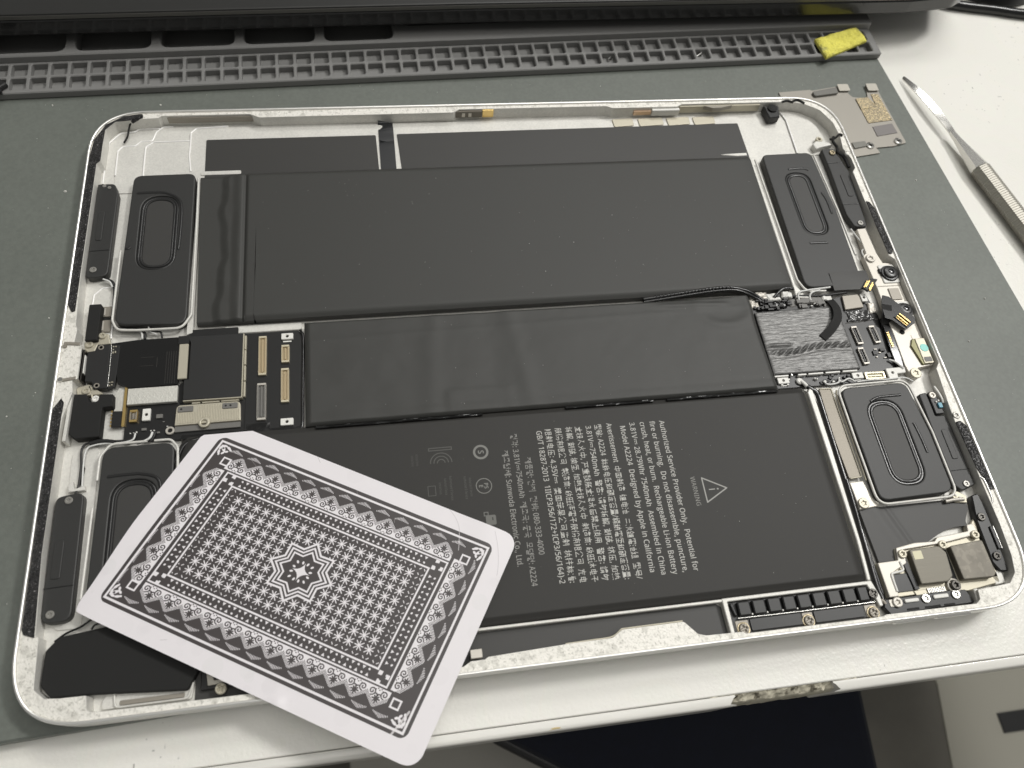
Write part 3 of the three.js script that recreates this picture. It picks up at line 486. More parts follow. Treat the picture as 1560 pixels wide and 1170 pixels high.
add('broken_core', sheet((u, v) => {
  const x = lerp(34, 73, u), n = fbm(x * 0.9, v * 5, 141, 4), edge = smooth(0, 0.12, u) * smooth(1, 0.85, u);
  const q = Math.min(1, v * 1.35) * Math.PI / 2, drop = Math.max(0, v - 0.74) * 14, k = edge * (0.25 + 1.3 * n) * (0.35 + 0.65 * Math.sin(Math.PI * Math.min(1, v * 1.1)));
  return [x, -0.06 - 2.1 * (1 - Math.cos(q)) - drop - 0.9 * k - 0.12, 100.4 + 2.6 * Math.sin(q) - 1.1 * k - 0.1];
}, 90, 14, -18), std(1, 1, 1, 0.55, 0, { map: chipMap }), desk);
for (const [a, b, r] of [[-13.6, -8, 0.42], [-7.4, -2.2, 0.5], [-17.5, -15.2, 0.3]]) add('dried_glue', tube([[a, -0.75, 102.45], [(a + b) / 2, -0.55, 102.25], [b, -0.75, 102.4]], r, { n: 6 }), std(0.62, 0.5, 0.26, 0.3), desk);
tag(add('floor', block(-2500, -2500, 3500, 3000, -760, -735, 0, 0), std(1, 1, 1, 0.7, 0, { map: floorMap })), null, null, null, 'structure');
tag(add('lit_floor_patch', slab([[566, -900], [2500, -900], [2500, 1200], [535, 1200], [552, 178], [568, 92]], -735, -733, { b: 0.3 }), std(0.5, 0.48, 0.41, 0.7, 0, { bumpMap: fine, bumpScale: 0.0003 })), null, null, null, 'structure');  // paler slab stands in for floor lit beyond the desk's shadow
tag(at(add('floor_plate', [block(0, 0, 46, 22, 0, 1.5, 0.8, 0.3), block(2, 2, 44, 20, 1.5, 1.7, 0.8, 0.05)], M.black), 628, -732.9, 130), 'black rectangular plate on the bright floor patch at lower right', 'plate');
const carton = thing('pale_box', 'pale grey box in the shadow under the desk edge, left of the navy seat', 'box', 20, -735, 80);
add('box_body', block(-104, -90, 100, 90, 0, 330, 3, 1), std(0.34, 0.33, 0.29, 0.6), carton);
add('box_lid', block(-107, -93, 103, 93, 331, 352, 3, 1.5), std(0.36, 0.345, 0.31, 0.6), carton);
const navyMap = texture(256, 3, (u, v) => { const a = fbm(u * 80, v * 80, 151, 2, 80, 80), b = fbm(u * 6, v * 6, 153, 3, 6, 6); const k = 0.6 + (a - 0.5) * 0.2 + (b - 0.5) * 0.1; return [0.085 * k, 0.115 * k, 0.21 * k]; }, true);
const seatMat = std(1, 1, 1, 0.9, 0, { map: navyMap });
const chair = thing('chair', 'chair with a navy blue cloth seat and black piping under the desk edge', 'chair', 110, -735, 90);
const seatPlan = [[-150, -70, 40], [-107, 4, 10], [-74, 24.5, 10], [-30, 52, 20], [10, 92, 30], [96, 95, 25], [102, 47, 10], [106, 7, 10], [112, -90, 40]];
add('cushion', slab(seatPlan, 425, 475, { b: 9, bs: 3, seg: 6 }), seatMat, chair);
add('piping', polyTube(seatPlan, 455, 4, 0), M.black, chair);
add('pedestal', turned([[0, 0], [30, 0], [30, 40], [22, 60], [22, 420], [60, 425], [0, 425]]), M.black, chair);
for (let i = 0; i < 5; i++) { const l = add('leg', block(20, -14, 230, 14, 18, 44, 5, 4), M.black, chair); l.rotation.y = i * Math.PI * 0.4; }

// ---------------------------------------------------------------- the grey repair mat with its trays
const mat = thing('repair_mat', 'grey silicone repair mat with pocketed parts tray along its back', 'mat', 0, 0, 0);
add('work_surface', slab([[-300, 97.6, 6], [170.6, 78.1, 4], [164.2, -0.3], [154.6, -119.4], [152.5, -175], [-300, -160]], TY + 0.05, 0, { b: 0.5 }), M.mat, mat);
const TILT = 0.0415;
const tray = [];
{
  const holes = [], hole = (x0, z0, x1, z1, r) => holes.push(rounded(rect(x0, z0, x1, z1), r, 3).reverse());
  for (let k = -32; k < 34; k++) { const x = -46.3 + 5.98 * k; if (x < -234 || x > 154) continue; hole(x + 0.55, -114.1, x + 5.43, -109.1, 0.7); hole(x + 0.55, -120.35, x + 5.43, -115.15, 0.7); }
  const strip = add('pocket_strip', slab([[-240, -121.25], [159.6, -121.25, 0.8], [159.6, -107.4, 0.8], [-240, -107.4]], 0.02, 2.6, { b: 0.3, holes, seg: 3 }), M.tray, mat);
  strip.rotation.y = TILT;
  add('pocket_floor', block(-239, -120.8, 159, -107.9, 0.05, 0.3, 0, 0), M.tray, mat).rotation.y = TILT;
  const big = [], xs = [-236, -209, -182.6, -156, -129.2, -102.5, -75.7, -49, -22.2, 22, 48.6, 75.2, 101.8, 128.4, 155.5];
  for (let i = 0; i + 1 < xs.length; i++) big.push(rounded(rect(xs[i] + 1.6, -166, xs[i + 1] - 1.6, i < 8 ? -123 : -129.4), 3, 4).reverse());
  add('storage_tray', slab([[-240, -172], [159.8, -172, 2], [159.8, -121.2, 0.8], [-240, -121.2]], 0.02, 5, { b: 0.35, holes: big }), M.tray, mat).rotation.y = TILT;
  add('tray_floor', block(-239, -170, 159, -122, 0.05, 0.4, 0, 0), M.tray, mat).rotation.y = TILT;
}

// ---------------------------------------------------------------- behind: closed laptop, its cable, a round base
{
  const plan = (d, r) => [[-420, -300], [-420, -109 + d], [-153.7, -119.6 + d], [-5.7, -124.2 + d], [117.6, -126.9 + d, 5], [166, -128.2 + d, 8], [186 - d, -130.6 + d, 8], [194.5 - r, -136 + d, 8], [201 - r, -150, 8], [208 - r, -300]];
  const lap = thing('laptop', 'closed black laptop standing across the back of the mat', 'laptop', 0, 0, 0);
  const lidMat = std(0.02, 0.02, 0.019, 0.42, 0, { bumpMap: fine, bumpScale: 0.00001 });
  add('base', slab(plan(0, 0), 9, 14.3, { b: 0.4, seg: 6 }), phys(0.012, 0.012, 0.012, 0.25, 0, { clearcoat: 0.4 }), lap);
  add('lid', slab(plan(-0.1, 0), 14.65, 16.7, { b: 0.5, bs: 2, seg: 6 }), lidMat, lap);
  add('lid_edge', slab(plan(0.05, 0), 14.75, 16.1, { b: 0.05, seg: 6 }), std(0.16, 0.155, 0.145, 0.3, 0.6), lap);
  add('bottom_cover', slab(plan(-1.5, 22), 7.4, 9, { b: 0.6, seg: 6 }), M.black, lap);
  for (const [x, z] of [[-120, -150], [165, -160], [-300, -140]]) add('rubber_foot', block(x - 12, z - 4, x + 12, z + 4, TY, 7.4, 2, 0.6), M.rubber, lap);
}
tag(add('black_cable', tube([[186, -2.4, -158], [199, -2.4, -149.5], [207, -2.6, -147.2], [219.5, -2.6, -145], [232, -2.6, -142.4], [262, -2.6, -138]], 1.9), M.blackWire), 'thick black cable running out from behind the laptop over the white desk', 'cable');
tag(at(add('round_stand', turned([[0, 0], [25, 0], [26, 1.2], [25.5, 4], [20, 6], [8, 7.5], [0, 7.5]], 40), M.blackMetal), 228, TY + 0.05, -174), 'dark round foot beyond the black cable at the top right corner', 'stand');

// ---------------------------------------------------------------- loose things on the mat and desk
{
  const sp = [[129.2, -121.0], [148.5, -127.6], [150.3, -119.9], [130.7, -111.0]];
  tag(add('yellow_sponge', sheet((u, v) => {
    const a = [lerp(sp[0][0], sp[1][0], u), lerp(sp[0][1], sp[1][1], u)], b = [lerp(sp[3][0], sp[2][0], u), lerp(sp[3][1], sp[2][1], u)], x = lerp(a[0], b[0], v), z = lerp(a[1], b[1], v);
    const e = Math.min(u, 1 - u) * 18, f = Math.min(v, 1 - v) * 9, d = Math.min(e, f), dent = Math.exp(-(((x - 138.5) / 3.6) ** 2 + ((z + 119) / 2) ** 2));
    return [x, 4.5 - 0.9 * Math.exp(-d * 1.6) - 0.75 * dent + (fbm(x * 0.5, z * 0.5, 161, 4) - 0.5) * 1.1, z];
  }, 60, 40, 2.62, (p) => [p[0] / 10, p[2] / 10]), std(1, 1, 1, 0.85, 0, { map: spongeMap, bumpMap: grit, bumpScale: 0.00015 })), 'flat yellow sponge piece lying on the right end of the parts tray', 'sponge');
}
{
  const plate = thing('metal_shield_plate', 'thin silver metal shield plate with screw tabs on the mat, half under the tablet corner', 'metal plate', 0, 0, 0);
  const ring = (x, z, r) => { const q = []; for (let i = 0; i < 16; i++) q.push([x + r * Math.cos(i / 8 * Math.PI), z + r * Math.sin(i / 8 * Math.PI)]); return q.reverse(); };
  add('plate', slab([[108.8, -97.1], [121.3, -98.1], [121.9, -97.6], [132.4, -99.5, 0.6], [136.7, -99.8, 0.8], [135.9, -95.5], [137, -93.9], [142.6, -93.2], [143.3, -96], [143.9, -99.6, 0.7], [147.8, -99.8, 0.7], [148.3, -95.5], [149.8, -71.1, 0.8], [144.5, -69.7], [137.4, -69.2], [138.2, -66.8, 0.5], [128.7, -65.4], [124.4, -65.2], [124.3, -73], [122.4, -80], [117.4, -86.4], [110.2, -89.9], [109, -92]], 0.12, 0.5, { b: 0.08, seg: 3, holes: [ring(135.2, -70.1, 0.55), ring(146.6, -71.7, 0.55), ring(134, -97.3, 0.55), ring(145.6, -97.6, 0.55)] }), std(0.33, 0.31, 0.275, 0.46, 0.4), plate);
  for (const [x, z] of [[135.2, -70.1], [146.6, -71.7]]) add('hole_collar', at2(turned([[0.6, 0], [1.5, 0], [1.4, 0.5], [0.9, 0.75], [0.6, 0.5]], 20), x, 0.5, z), M.steel, plate);
  add('tab', block(143.7, -99.9, 148, -96.2, 0.9, 1.25, 0.5, 0.08), M.nickel, plate); add('tab', block(132.2, -99.9, 136.6, -96.4, 0.9, 1.25, 0.5, 0.08), M.nickel, plate);
  add('grey_pad', slab([[121.2, -96.2, 0.9], [131.4, -98.2, 0.5], [131.2, -95.2, 0.4], [121.6, -93.9, 0.9]], 0.52, 1.5, { b: 0.25, bs: 2 }), std(0.17, 0.165, 0.15, 0.6), plate);
  const gold = texture(256, 1.1, (u, v) => { const a = fbm(u * 30, v * 30, 171, 3, 30, 30), k = smooth(0.42, 0.62, a); return [lerp(0.58, 0.77, k), lerp(0.54, 0.7, k), lerp(0.46, 0.56, k)]; }, true);
  add('gold_mesh_tape', slab([[137.6, -92.8], [142.7, -93.5], [144.4, -89.6], [144.5, -95], [147.3, -95], [148.3, -82], [138.4, -80.7]], 0.51, 0.75, { b: 0.05 }), std(1, 1, 1, 0.4, 0.5, { map: gold, bumpMap: grit, bumpScale: 0.0001 }), plate);
  add('mesh_patch', slab([[137.5, -92.7], [142.3, -93.3], [142.8, -88.2], [137.9, -87.4]], 0.76, 0.9, { b: 0.03 }), std(1, 1, 1, 0.42, 0.5, { map: gold }), plate);
  add('dark_patch', slab([[139.4, -79], [147.5, -80.3], [148, -75.8], [139.6, -74.4]], 0.51, 0.72, { b: 0.05 }), std(0.2, 0.185, 0.18, 0.6), plate);
  add('grey_pad', slab([[128.6, -71.6], [134, -72.2, 0.6], [133.9, -69.8, 0.6], [128.8, -68.8]], 0.51, 1.0, { b: 0.12 }), std(0.2, 0.195, 0.175, 0.6), plate);
}
function at2(g, x, y, z) { g.translate(x, y, z); return g; }
{ // pry tool: knurled handle, tapered neck, thin arched blade
  const tool = thing('pry_tool', 'steel pry tool with knurled handle and thin blade lying on the white desk', 'pry tool', 171.6, 0, -75.6);
  const dir = Math.atan2(0.205, 0.979);                          // turn about y that takes +z to the tool's axis
  const along = (g) => { g.rotateX(Math.PI / 2); g.rotateY(dir); return g; };
  const prof = [[0, 16.5], [3.05, 16.5]]; for (let y = 17; y < 118; y += 0.9) prof.push([3.3, y], [3.3, y + 0.5], [3.1, y + 0.62], [3.1, y + 0.85]);
  const knurl = new THREE.LatheGeometry(prof.map(([r, y]) => new THREE.Vector2(r, y)), 8).toNonIndexed(); knurl.computeVertexNormals();
  const lift = (g, y) => { g.translate(0, y, 0); return g; };
  add('handle', lift(along(boxUV(knurl)), -1.2), std(0.5, 0.48, 0.43, 0.36, 0.85), tool);
  const cone = new THREE.LatheGeometry([[0, -1.6], [1.05, -1.5], [1.25, 0], [1.4, 2.5], [3.25, 16.6], [0, 16.6]].map(([r, y]) => new THREE.Vector2(r, y)), 6).toNonIndexed(); cone.computeVertexNormals();
  add('neck', lift(along(boxUV(cone)), -1.2), M.steel, tool);
  const pts = []; const n = 40;
  const blade = sheet((u, v) => { const t = v, w = 0.75 * (0.95 + 0.75 * Math.sin(Math.PI * Math.min(1, t * 1.1)) ) * Math.sqrt(Math.max(0.02, 1 - ((t - 0.15) / 0.85) ** 8)), x = (u - 0.5) * 2 * w - 7.2 * t, z = -31.8 * t; return [x, -1.0 + 1.2 * Math.sin(Math.PI * t) - 1.9 * t + 0.9 * (u - 0.5), z]; }, 8, n, (p) => p[1] - 0.45);
  add('blade', blade, std(0.72, 0.71, 0.68, 0.2, 0.95), tool);
}
for (const [x, z, a] of [[48.2, -114.9, 0.5], [83.5, -117, 2]]) {
  const s = thing('tiny_screw', x < 60 ? 'tiny silver screw in a lower tray pocket, left of the two' : 'tiny silver screw in a lower tray pocket, right of the two', 'screw', x, 0.95, z, a);
  const head = turned([[0, 0], [0.8, 0], [0.85, 0.3], [0.5, 0.55], [0, 0.55]], 14), shaft = turned([[0, -1.8], [0.35, -1.6], [0.38, -1.2], [0.32, -1], [0.38, -0.8], [0.32, -0.6], [0.38, -0.3], [0.38, 0]], 12);
  for (const g of [head, shaft]) g.rotateX(1.2);
  add('screw_head', head, M.chrome, s); add('screw_shaft', shaft, M.chrome, s);
}
tag(at(add('black_clip', slab([[-3.2, -1.4, 0.3], [0.4, -2.6, 0.4], [3, -0.2, 0.3], [1.2, 1.6, 0.4], [1.8, 3.2, 0.3], [-3, 3.6]], 0, 1.8, { b: 0.6, bs: 2 }), M.black), -154.4, 2.65, -103.6), 'small pointed black plastic bit at the left edge of the parts tray', 'plastic bit');
{ // dust and crumbs
  const r = rng(404), pos = [];
  const spots = [[-139, -98.3], [-131, -62.6], [-130, -17.7], [-136.6, 11.7], [-106, -97.6], [147.1, -54.2], [152.1, -4.9], [140, 10], [147, 45]];
  for (const [x, z] of spots) pos.push([x, 0.1, z, 0.28 + 0.15 * r()]);
  for (let i = 0; i < 90; i++) { const left = r() < 0.5; pos.push([left ? -155 + 28 * r() : 127 + 30 * r(), 0.04, -95 + 165 * r(), 0.06 + 0.13 * r() * r()]); }
  for (let i = 0; i < 40; i++) pos.push([-150 + 300 * r(), 0.04, -104 + 12 * r() - 2, 0.06 + 0.12 * r() * r()]);
  for (let i = 0; i < 90; i++) pos.push([-74 + 158 * r(), 4.4, -62 + 49 * r(), 0.05 + 0.09 * r() * r()]);
  for (let i = 0; i < 45; i++) pos.push([-58 + 126 * r(), 4.62, -7 + 28 * r(), 0.05 + 0.09 * r() * r()]);
  for (let i = 0; i < 45; i++) pos.push([0 + 77 * r(), 3.8, 26 + 50 * r(), 0.05 + 0.1 * r() * r()]);
  for (let i = 0; i < 40; i++) pos.push([-150 + 320 * r(), 16.72, -121 - 14 * r() - 6, 0.06 + 0.14 * r() * r()]);
  const g = new THREE.IcosahedronGeometry(1, 0); g.scale(S, S, S); g.userData.inMetres = true;
  const inst = new THREE.InstancedMesh(g, std(0.62, 0.61, 0.57, 0.8), pos.length), m = new THREE.Matrix4(), q = new THREE.Quaternion();
  pos.forEach(([x, y, z, s], i) => { q.setFromEuler(new THREE.Euler(r() * 3, r() * 3, r() * 3)); m.compose(new THREE.Vector3(x * S, y * S, z * S), q, new THREE.Vector3(s, s * 0.6, s * (0.6 + r()))); inst.setMatrixAt(i, m); });
  inst.name = 'dust'; inst.castShadow = true; tag(inst, 'fine pale dust specks scattered over mat and batteries', 'dust', null, 'stuff'); scene.add(inst);
}

// ---------------------------------------------------------------- the opened tablet
const tab = thing('tablet', 'opened silver tablet without its screen, batteries and circuit boards exposed', 'tablet', 0, 0, 0);
const HX = 123.8, HZ = 89.25, RIM = 5.9, LEDGE = 5.3, FLOOR = 1.0;
const outline = (d) => rounded(rect(-HX + d, -HZ + d, HX - d, HZ - d), 16.5 - d, 14);   // a little squarer than a quarter circle
const inner = [
  [-119.7, -82, 2], [-117, -85.2, 2], [-113.3, -85.6], [-108.9, -86.2], [-104.5, -86.4], [-103.6, -87.3], [-76.7, -87.3], [-73.7, -85.7], [-11.6, -85.9], [-9.4, -87.2], [41, -87.2], [43, -86.2], [66, -86.2], [68, -87.3], [104.9, -87.3], [109, -87.1], [113.1, -86.1, 2],
  [118, -83, 2], [121, -77, 2], [121.5, -70.5], [120.7, -65], [122.2, -60.5, 0.6], [122.2, -56.2, 0.8], [120.8, -54.6], [120.7, -43], [121.1, -20], [122.7, -18.4, 0.8], [122.7, 19], [121.2, 20.8], [120.2, 34.2], [120.1, 38], [120.5, 52], [120.7, 68], [120.3, 76.5], [119.3, 81, 1], [116.8, 83.5, 1], [107.2, 84.2], [106.8, 86.6], [105.4, 87.5],
  [80.4, 87.4], [79.6, 87.7], [77.3, 87.8], [43.2, 87.7], [42.4, 87.2], [33.2, 87.0, 0.5], [31.2, 86.4, 1], [28.4, 83.2, 1], [12.9, 83.3, 1], [10.3, 84.9, 1], [-0.5, 85], [-19.8, 85.7], [-20.6, 86.2], [-23.9, 86.2], [-25.7, 87.2], [-80, 87.2], [-106.2, 87, 0.8], [-107.4, 86.4], [-107.8, 83.4], [-113.3, 83.3], [-116.4, 83], [-118.7, 81], [-118.8, 79.7], [-119, 74], [-119.2, 69.8], [-119.9, 69.6],
  [-120.9, 51], [-120.9, 21.5], [-120.6, 15.5], [-119.5, 11], [-119, 8.6], [-119.4, 5.2], [-118.2, 4.8], [-118.2, -4.7], [-119, -6], [-120.2, -6.2], [-119.9, -10.2], [-120.4, -11.5], [-120.9, -25.5], [-120.8, -58], [-120.8, -68.4, 0.4], [-119.8, -69.5, 0.4], [-119.8, -75.1],
];
add('back_plate', slab(outline(0), 0, FLOOR, { b: 0.15 }), M.alu, tab);
add('frame', slab(outline(0), 0.9, RIM, { b: 0.3, bs: 2, holes: [outline(0.75).reverse()] }), M.lip, tab);
add('ledge', mergeGeometries(topAndSides(slab(outline(0.74), 0.95, LEDGE, { b: 0.07, holes: [rounded(inner, 0.25, 3).reverse()] }), LEDGE), true), [M.residue, M.alu], tab, 'bared aluminium ledge with grey glue residue');
// milled steps of the back plate
const step = (pts, y, r = 1.2) => add('milled_step', slab(pts, FLOOR - 0.05, y, { r, b: 0.14, bs: 2 }), M.alu, tab);
step([[-116.8, -60], [-116.9, -76.9], [-115.6, -78.7], [-112.1, -78.8], [-110.3, -80.6], [-107, -80.7], [-106, -84.5], [-104.2, -86.6], [-90.5, -86.6], [-90.5, -60]], 1.3);
step([[-108.6, -62], [-108.7, -77.9], [-106.5, -79.9], [-95.4, -80], [-95.3, -83.6], [-93.6, -85.6], [-60, -85.9], [89.5, -84.6], [90, -62]], 1.6);
step([[106.2, -66], [106.8, -82.5], [105.7, -86.4], [111, -86.3], [114.5, -84.6], [117.6, -79], [118.2, -66]], 1.4);
step([[-118.6, 36], [-118.8, 24.4], [-114, 22], [-112.2, 24], [-112, 68], [-118, 68]], 1.35, 1.5);
step([[-119, -8], [-118.4, -23.6], [-116.4, -25.8], [-113.6, -26], [-112.6, -28.2], [-112.6, -8]], 1.4, 1.2);
step([[-105.6, 84.6], [-105.6, 86.4], [-86.6, 86.4], [-86, 82], [-104, 82]], 1.9, 0.6);
const bead = (pts, y, r = 1) => add('edge_highlight', polyTube(pts, y, 0.26, r, false), M.bead, tab);  // near-white tubes stand in for highlights on the step edges
bead([[-116.8, -67], [-116.9, -76.9], [-115.6, -78.7], [-112.1, -78.8], [-110.3, -80.6], [-107, -80.7], [-106, -84.5], [-104.2, -86.4], [-101, -86.7]], 1.28);
bead([[-108.6, -66], [-108.7, -77.9], [-106.5, -79.9], [-95.5, -80.1]], 1.58); bead([[-94.7, -67.5], [-95.4, -74], [-95.3, -80], [-95.4, -83.4], [-93.8, -85.3], [-84, -85.9]], 1.6);
bead([[-120.1, -64], [-120.2, -75], [-119.9, -80.4], [-116.8, -84.4], [-112.4, -84.9], [-111.5, -86], [-105, -86.1]], 1.15, 1.6); bead([[106.3, -67], [106.8, -82.5], [105.7, -86.4]], 1.38); bead([[-112.6, -9], [-112.6, -28], [-113.6, -26], [-116.4, -25.8], [-118.4, -23.6], [-118.9, -9]], 1.36);
// walls round the battery bay and between the pockets
const rib = (pts, y, w = 0.35, r = 1.5) => add('bay_wall', polyTube(pts, y, w, r, false), M.alu, tab);
add('bay_wall', block(-36, 78.7, 40.4, 79.4, FLOOR, 3.2, 0.2, 0.15), M.alu, tab);
add('bay_wall', block(-92, 78.7, -36, 79.4, FLOOR, 3.2, 0.2, 0.15), M.alu, tab);
add('bay_wall', slab([[39.9, 78.6], [80.5, 78.5], [81.6, 82.5], [81.6, 85], [80.6, 85], [80.2, 83.2], [79, 79.4], [41.2, 79.5], [41.2, 87.3], [40.2, 87.3]], FLOOR, 3.4, { b: 0.18, r: 0.3 }), M.alu, tab);
add('bay_wall', slab([[80.3, 24.4], [81.3, 22.9], [82, 23.4], [81.9, 42], [81.3, 68.5], [80.6, 78.5], [79.6, 78.3], [80.3, 68]], FLOOR, 3.3, { b: 0.2, r: 0.4 }), M.alu, tab);
add('bay_wall', slab([[87.2, -64.8], [88.1, -64.9], [88.3, -44], [88, -12.4], [90, -8.4], [92, -8.2], [91.6, -7.3], [86.8, -7.7], [87, -10.4]], FLOOR, 3.1, { b: 0.2, r: 0.6 }), M.alu, tab);
add('bay_wall', slab([[-91.9, -64], [-91.3, -64], [-90.9, -8.6], [-92.6, -8]], FLOOR, 2.6, { b: 0.15, r: 0.3 }), M.alu, tab);
add('bay_wall', block(-91.6, -67.2, -79.5, -65.6, FLOOR, 1.9, 0.5, 0.15), M.alu, tab);
add('bay_wall', slab([[76.4, -67.2, 0.3], [87.6, -67.6], [87.6, -66.4], [84, -66.3]], FLOOR, 1.9, { b: 0.1 }), M.alu, tab);
add('bay_wall', block(-82.7, -10.4, -61.6, -8.1, FLOOR, 1.8, 0.6, 0.15), M.alu, tab);

// glued black foam strips on the ledge
const strip = (pts, label, r = 0.6) => add('adhesive_strip', slab(pts, LEDGE + 0.02, LEDGE + 0.32, { r, b: 0.1, seg: 3 }), M.adhesive, tab, label);
strip([[-109, -88.2, 1.5], [-108.8, -86.3, 1], [-113.3, -85.5], [-116.9, -85.2], [-119.6, -82], [-119.8, -75.1], [-119.8, -69.4], [-120.8, -68.3], [-120.9, -45], [-121, -25], [-121, -16, 0.2], [-121.9, -15.6], [-123.1, -18.3], [-123.1, -30], [-123.1, -58], [-123, -71.5], [-122.4, -78], [-119.6, -83.9], [-114.8, -87.2]], 'torn black foam strip round the rear left corner');
strip([[-123, 13], [-121.4, 10.3, 0.1], [-120.6, 11.6], [-120.8, 16], [-120.9, 51], [-120, 69.9, 0.1], [-122.4, 69], [-122.9, 67.7], [-123, 40]], 'black foam strip along the front half of the left side');
strip([[120.9, -41.8, 0.1], [122, -41.4], [122.9, -38.6], [123, -22], [122.4, -20.4], [121.1, -20.4], [120.8, -30]], 'short grey-black foam strip on the right side');
strip([[119.9, 38.2], [121.6, 37.9], [122.9, 39.6], [123, 58.8], [121.9, 58.5], [121.4, 55.2], [120.5, 52]], 'black foam strip near the front right corner');
add('torn_foam_tail', tube([[-110, 4.9, -86.8], [-111.4, 5, -86.2], [-112.8, 4.2, -86], [-113.7, 3, -84.6], [-114.2, 2.2, -82], [-115.2, 1.7, -80]], 0.3, { n: 6 }), M.foam, tab);
add('torn_foam_tail', tube([[-109.2, 5.5, -87], [-111, 5.2, -86.2], [-112.4, 4.6, -85.8]], 0.6, { n: 6 }), M.adhesive, tab);
for (const [a, b, c, d] of [[105, -88.2, 109, -88], [109, -88.4, 113.2, -87.4]]) add('torn_foam_tail', tube([[a, LEDGE + 0.1, b + 1], [(a + c) / 2, LEDGE + 0.25, b + 0.7], [c, LEDGE + 0.1, d + 1.2]], 0.42, { n: 6 }), M.foam, tab);
for (const [z0, z1, s] of [[82.7, 91.8, 1], [94.3, 104, 1]]) add('side_button', block(z0, HZ - 0.4, z1, HZ + 0.45, 2.4, 4.2, 0.4, 0.2), M.lip, tab);
// inside the rear wall
add('wall_insert', block(-102, -87.28, -67, -86.9, 2.4, 4.6, 0.1, 0.05), M.taupe, tab, 'grey-tan strip set in the rear inner wall');
add('wall_insert', block(-31, -87.2, -1.8, -86.4, 2.3, 4.9, 0.15, 0.08), M.bronze, tab, 'dark strip set in the rear inner wall');
add('gold_tab', block(-1.6, -87.3, 2.1, -86.5, 2.2, 5.1, 0.1, 0.06), M.gold, tab);
for (const x of [-8.6, -6.4]) add('wall_chip', block(x, -87.0, x + 1.1, -86.2, 2.8, 4.4, 0.1, 0.06), M.nickel, tab);
add('copper_contact', block(50.8, -86.2, 57, -85.5, 2.4, 4.1, 0.1, 0.06), std(0.72, 0.52, 0.36, 0.4, 0.7), tab); add('wall_block', block(57.2, -86.3, 67, -85.2, 2.2, 4.7, 0.2, 0.1), M.white, tab);
add('wall_insert', block(67.4, -87.3, 97, -86.7, 1.9, 4.7, 0.1, 0.05), M.champagne, tab); add('wall_insert', slab([[76, -86.7], [79, -85.6], [82, -85.6], [86.5, -86.7]], 3.4, 4.9, { b: 0.05 }), M.taupe, tab);
add('corner_block', slab([[98.4, -86.6], [104.2, -87, 0.6], [103, -81.4, 0.4], [99, -80.9, 0.4]], 1.2, 4.2, { b: 0.3 }), M.black, tab); add('corner_block_top', turned([[0, 4.2], [1.7, 4.2], [1.7, 4.7], [1.2, 4.9], [0, 4.9]]).translate(101.2, 0, -85.2), M.foam, tab);
for (const [a, b] of [[43.1, 50.5], [52.2, 61.2], [62.5, 70.8], [72, 80]]) add('contact_pad', slab([[a, -84.5], [b, -84.8], [b, -81.4], [a + 0.3, -80.9]], 1.5, 2.0, { r: 0.6, b: 0.18, bs: 2 }), M.champagne, tab);

// ---------------------------------------------------------------- black sheets and ribbon at the back and front
add('black_sheet', slab([[-90.5, -80.2], [-37.4, -80.3], [-37, -63.8], [-90.4, -63.6]], 1.62, 1.8, { r: 0.5, b: 0.05 }), M.sheet, tab);
add('black_sheet', slab([[-30.6, -80.5], [88.1, -81.3], [88.2, -63.8], [-29.8, -63.8]], 1.62, 1.8, { r: 0.5, b: 0.05 }), M.sheet, tab);
add('ribbon_cable', ribbon([[-33.9, 4.6, -87.1], [-33.9, 2.5, -87], [-34, 1.95, -85.6], [-34, 1.82, -82], [-34, 1.82, -63.5]], 4.9, 0.16, { up: [0, 0, 1] }), phys(0.02, 0.021, 0.023, 0.3, 0, { clearcoat: 0.3 }), tab);
add('black_sheet', slab([[-86, 79.6], [38.9, 79.4], [40, 80.4], [40, 87.1], [-86, 87.1]], 1.2, 1.5, { r: 0.5, b: 0.06 }), M.sheet, tab, 'long black cover along the front edge');
for (const [a, b] of [[-1.2, 12], [13, 30]]) add('front_clip', tube(a < 0 ? [[a, 4.9, 84.95], [5, 4.9, 84.8], [10.2, 4.9, 84.6], [12.9, 4.9, 83.1]] : [[12.9, 4.9, 83.1], [20, 4.9, 83.05], [28.2, 4.9, 83]], 0.22), M.champagne, tab);
add('clip_block', block(13.6, 83.6, 15.2, 85.2, 3, 4.6, 0.2, 0.1), M.bracket, tab); add('clip_block', block(15.6, 83.5, 17.6, 85, 3, 4.9, 0.2, 0.1), M.white, tab); add('clip_block', block(-23.8, 83.6, -21, 85.6, 2.6, 4.6, 0.2, 0.1), M.bracket, tab);

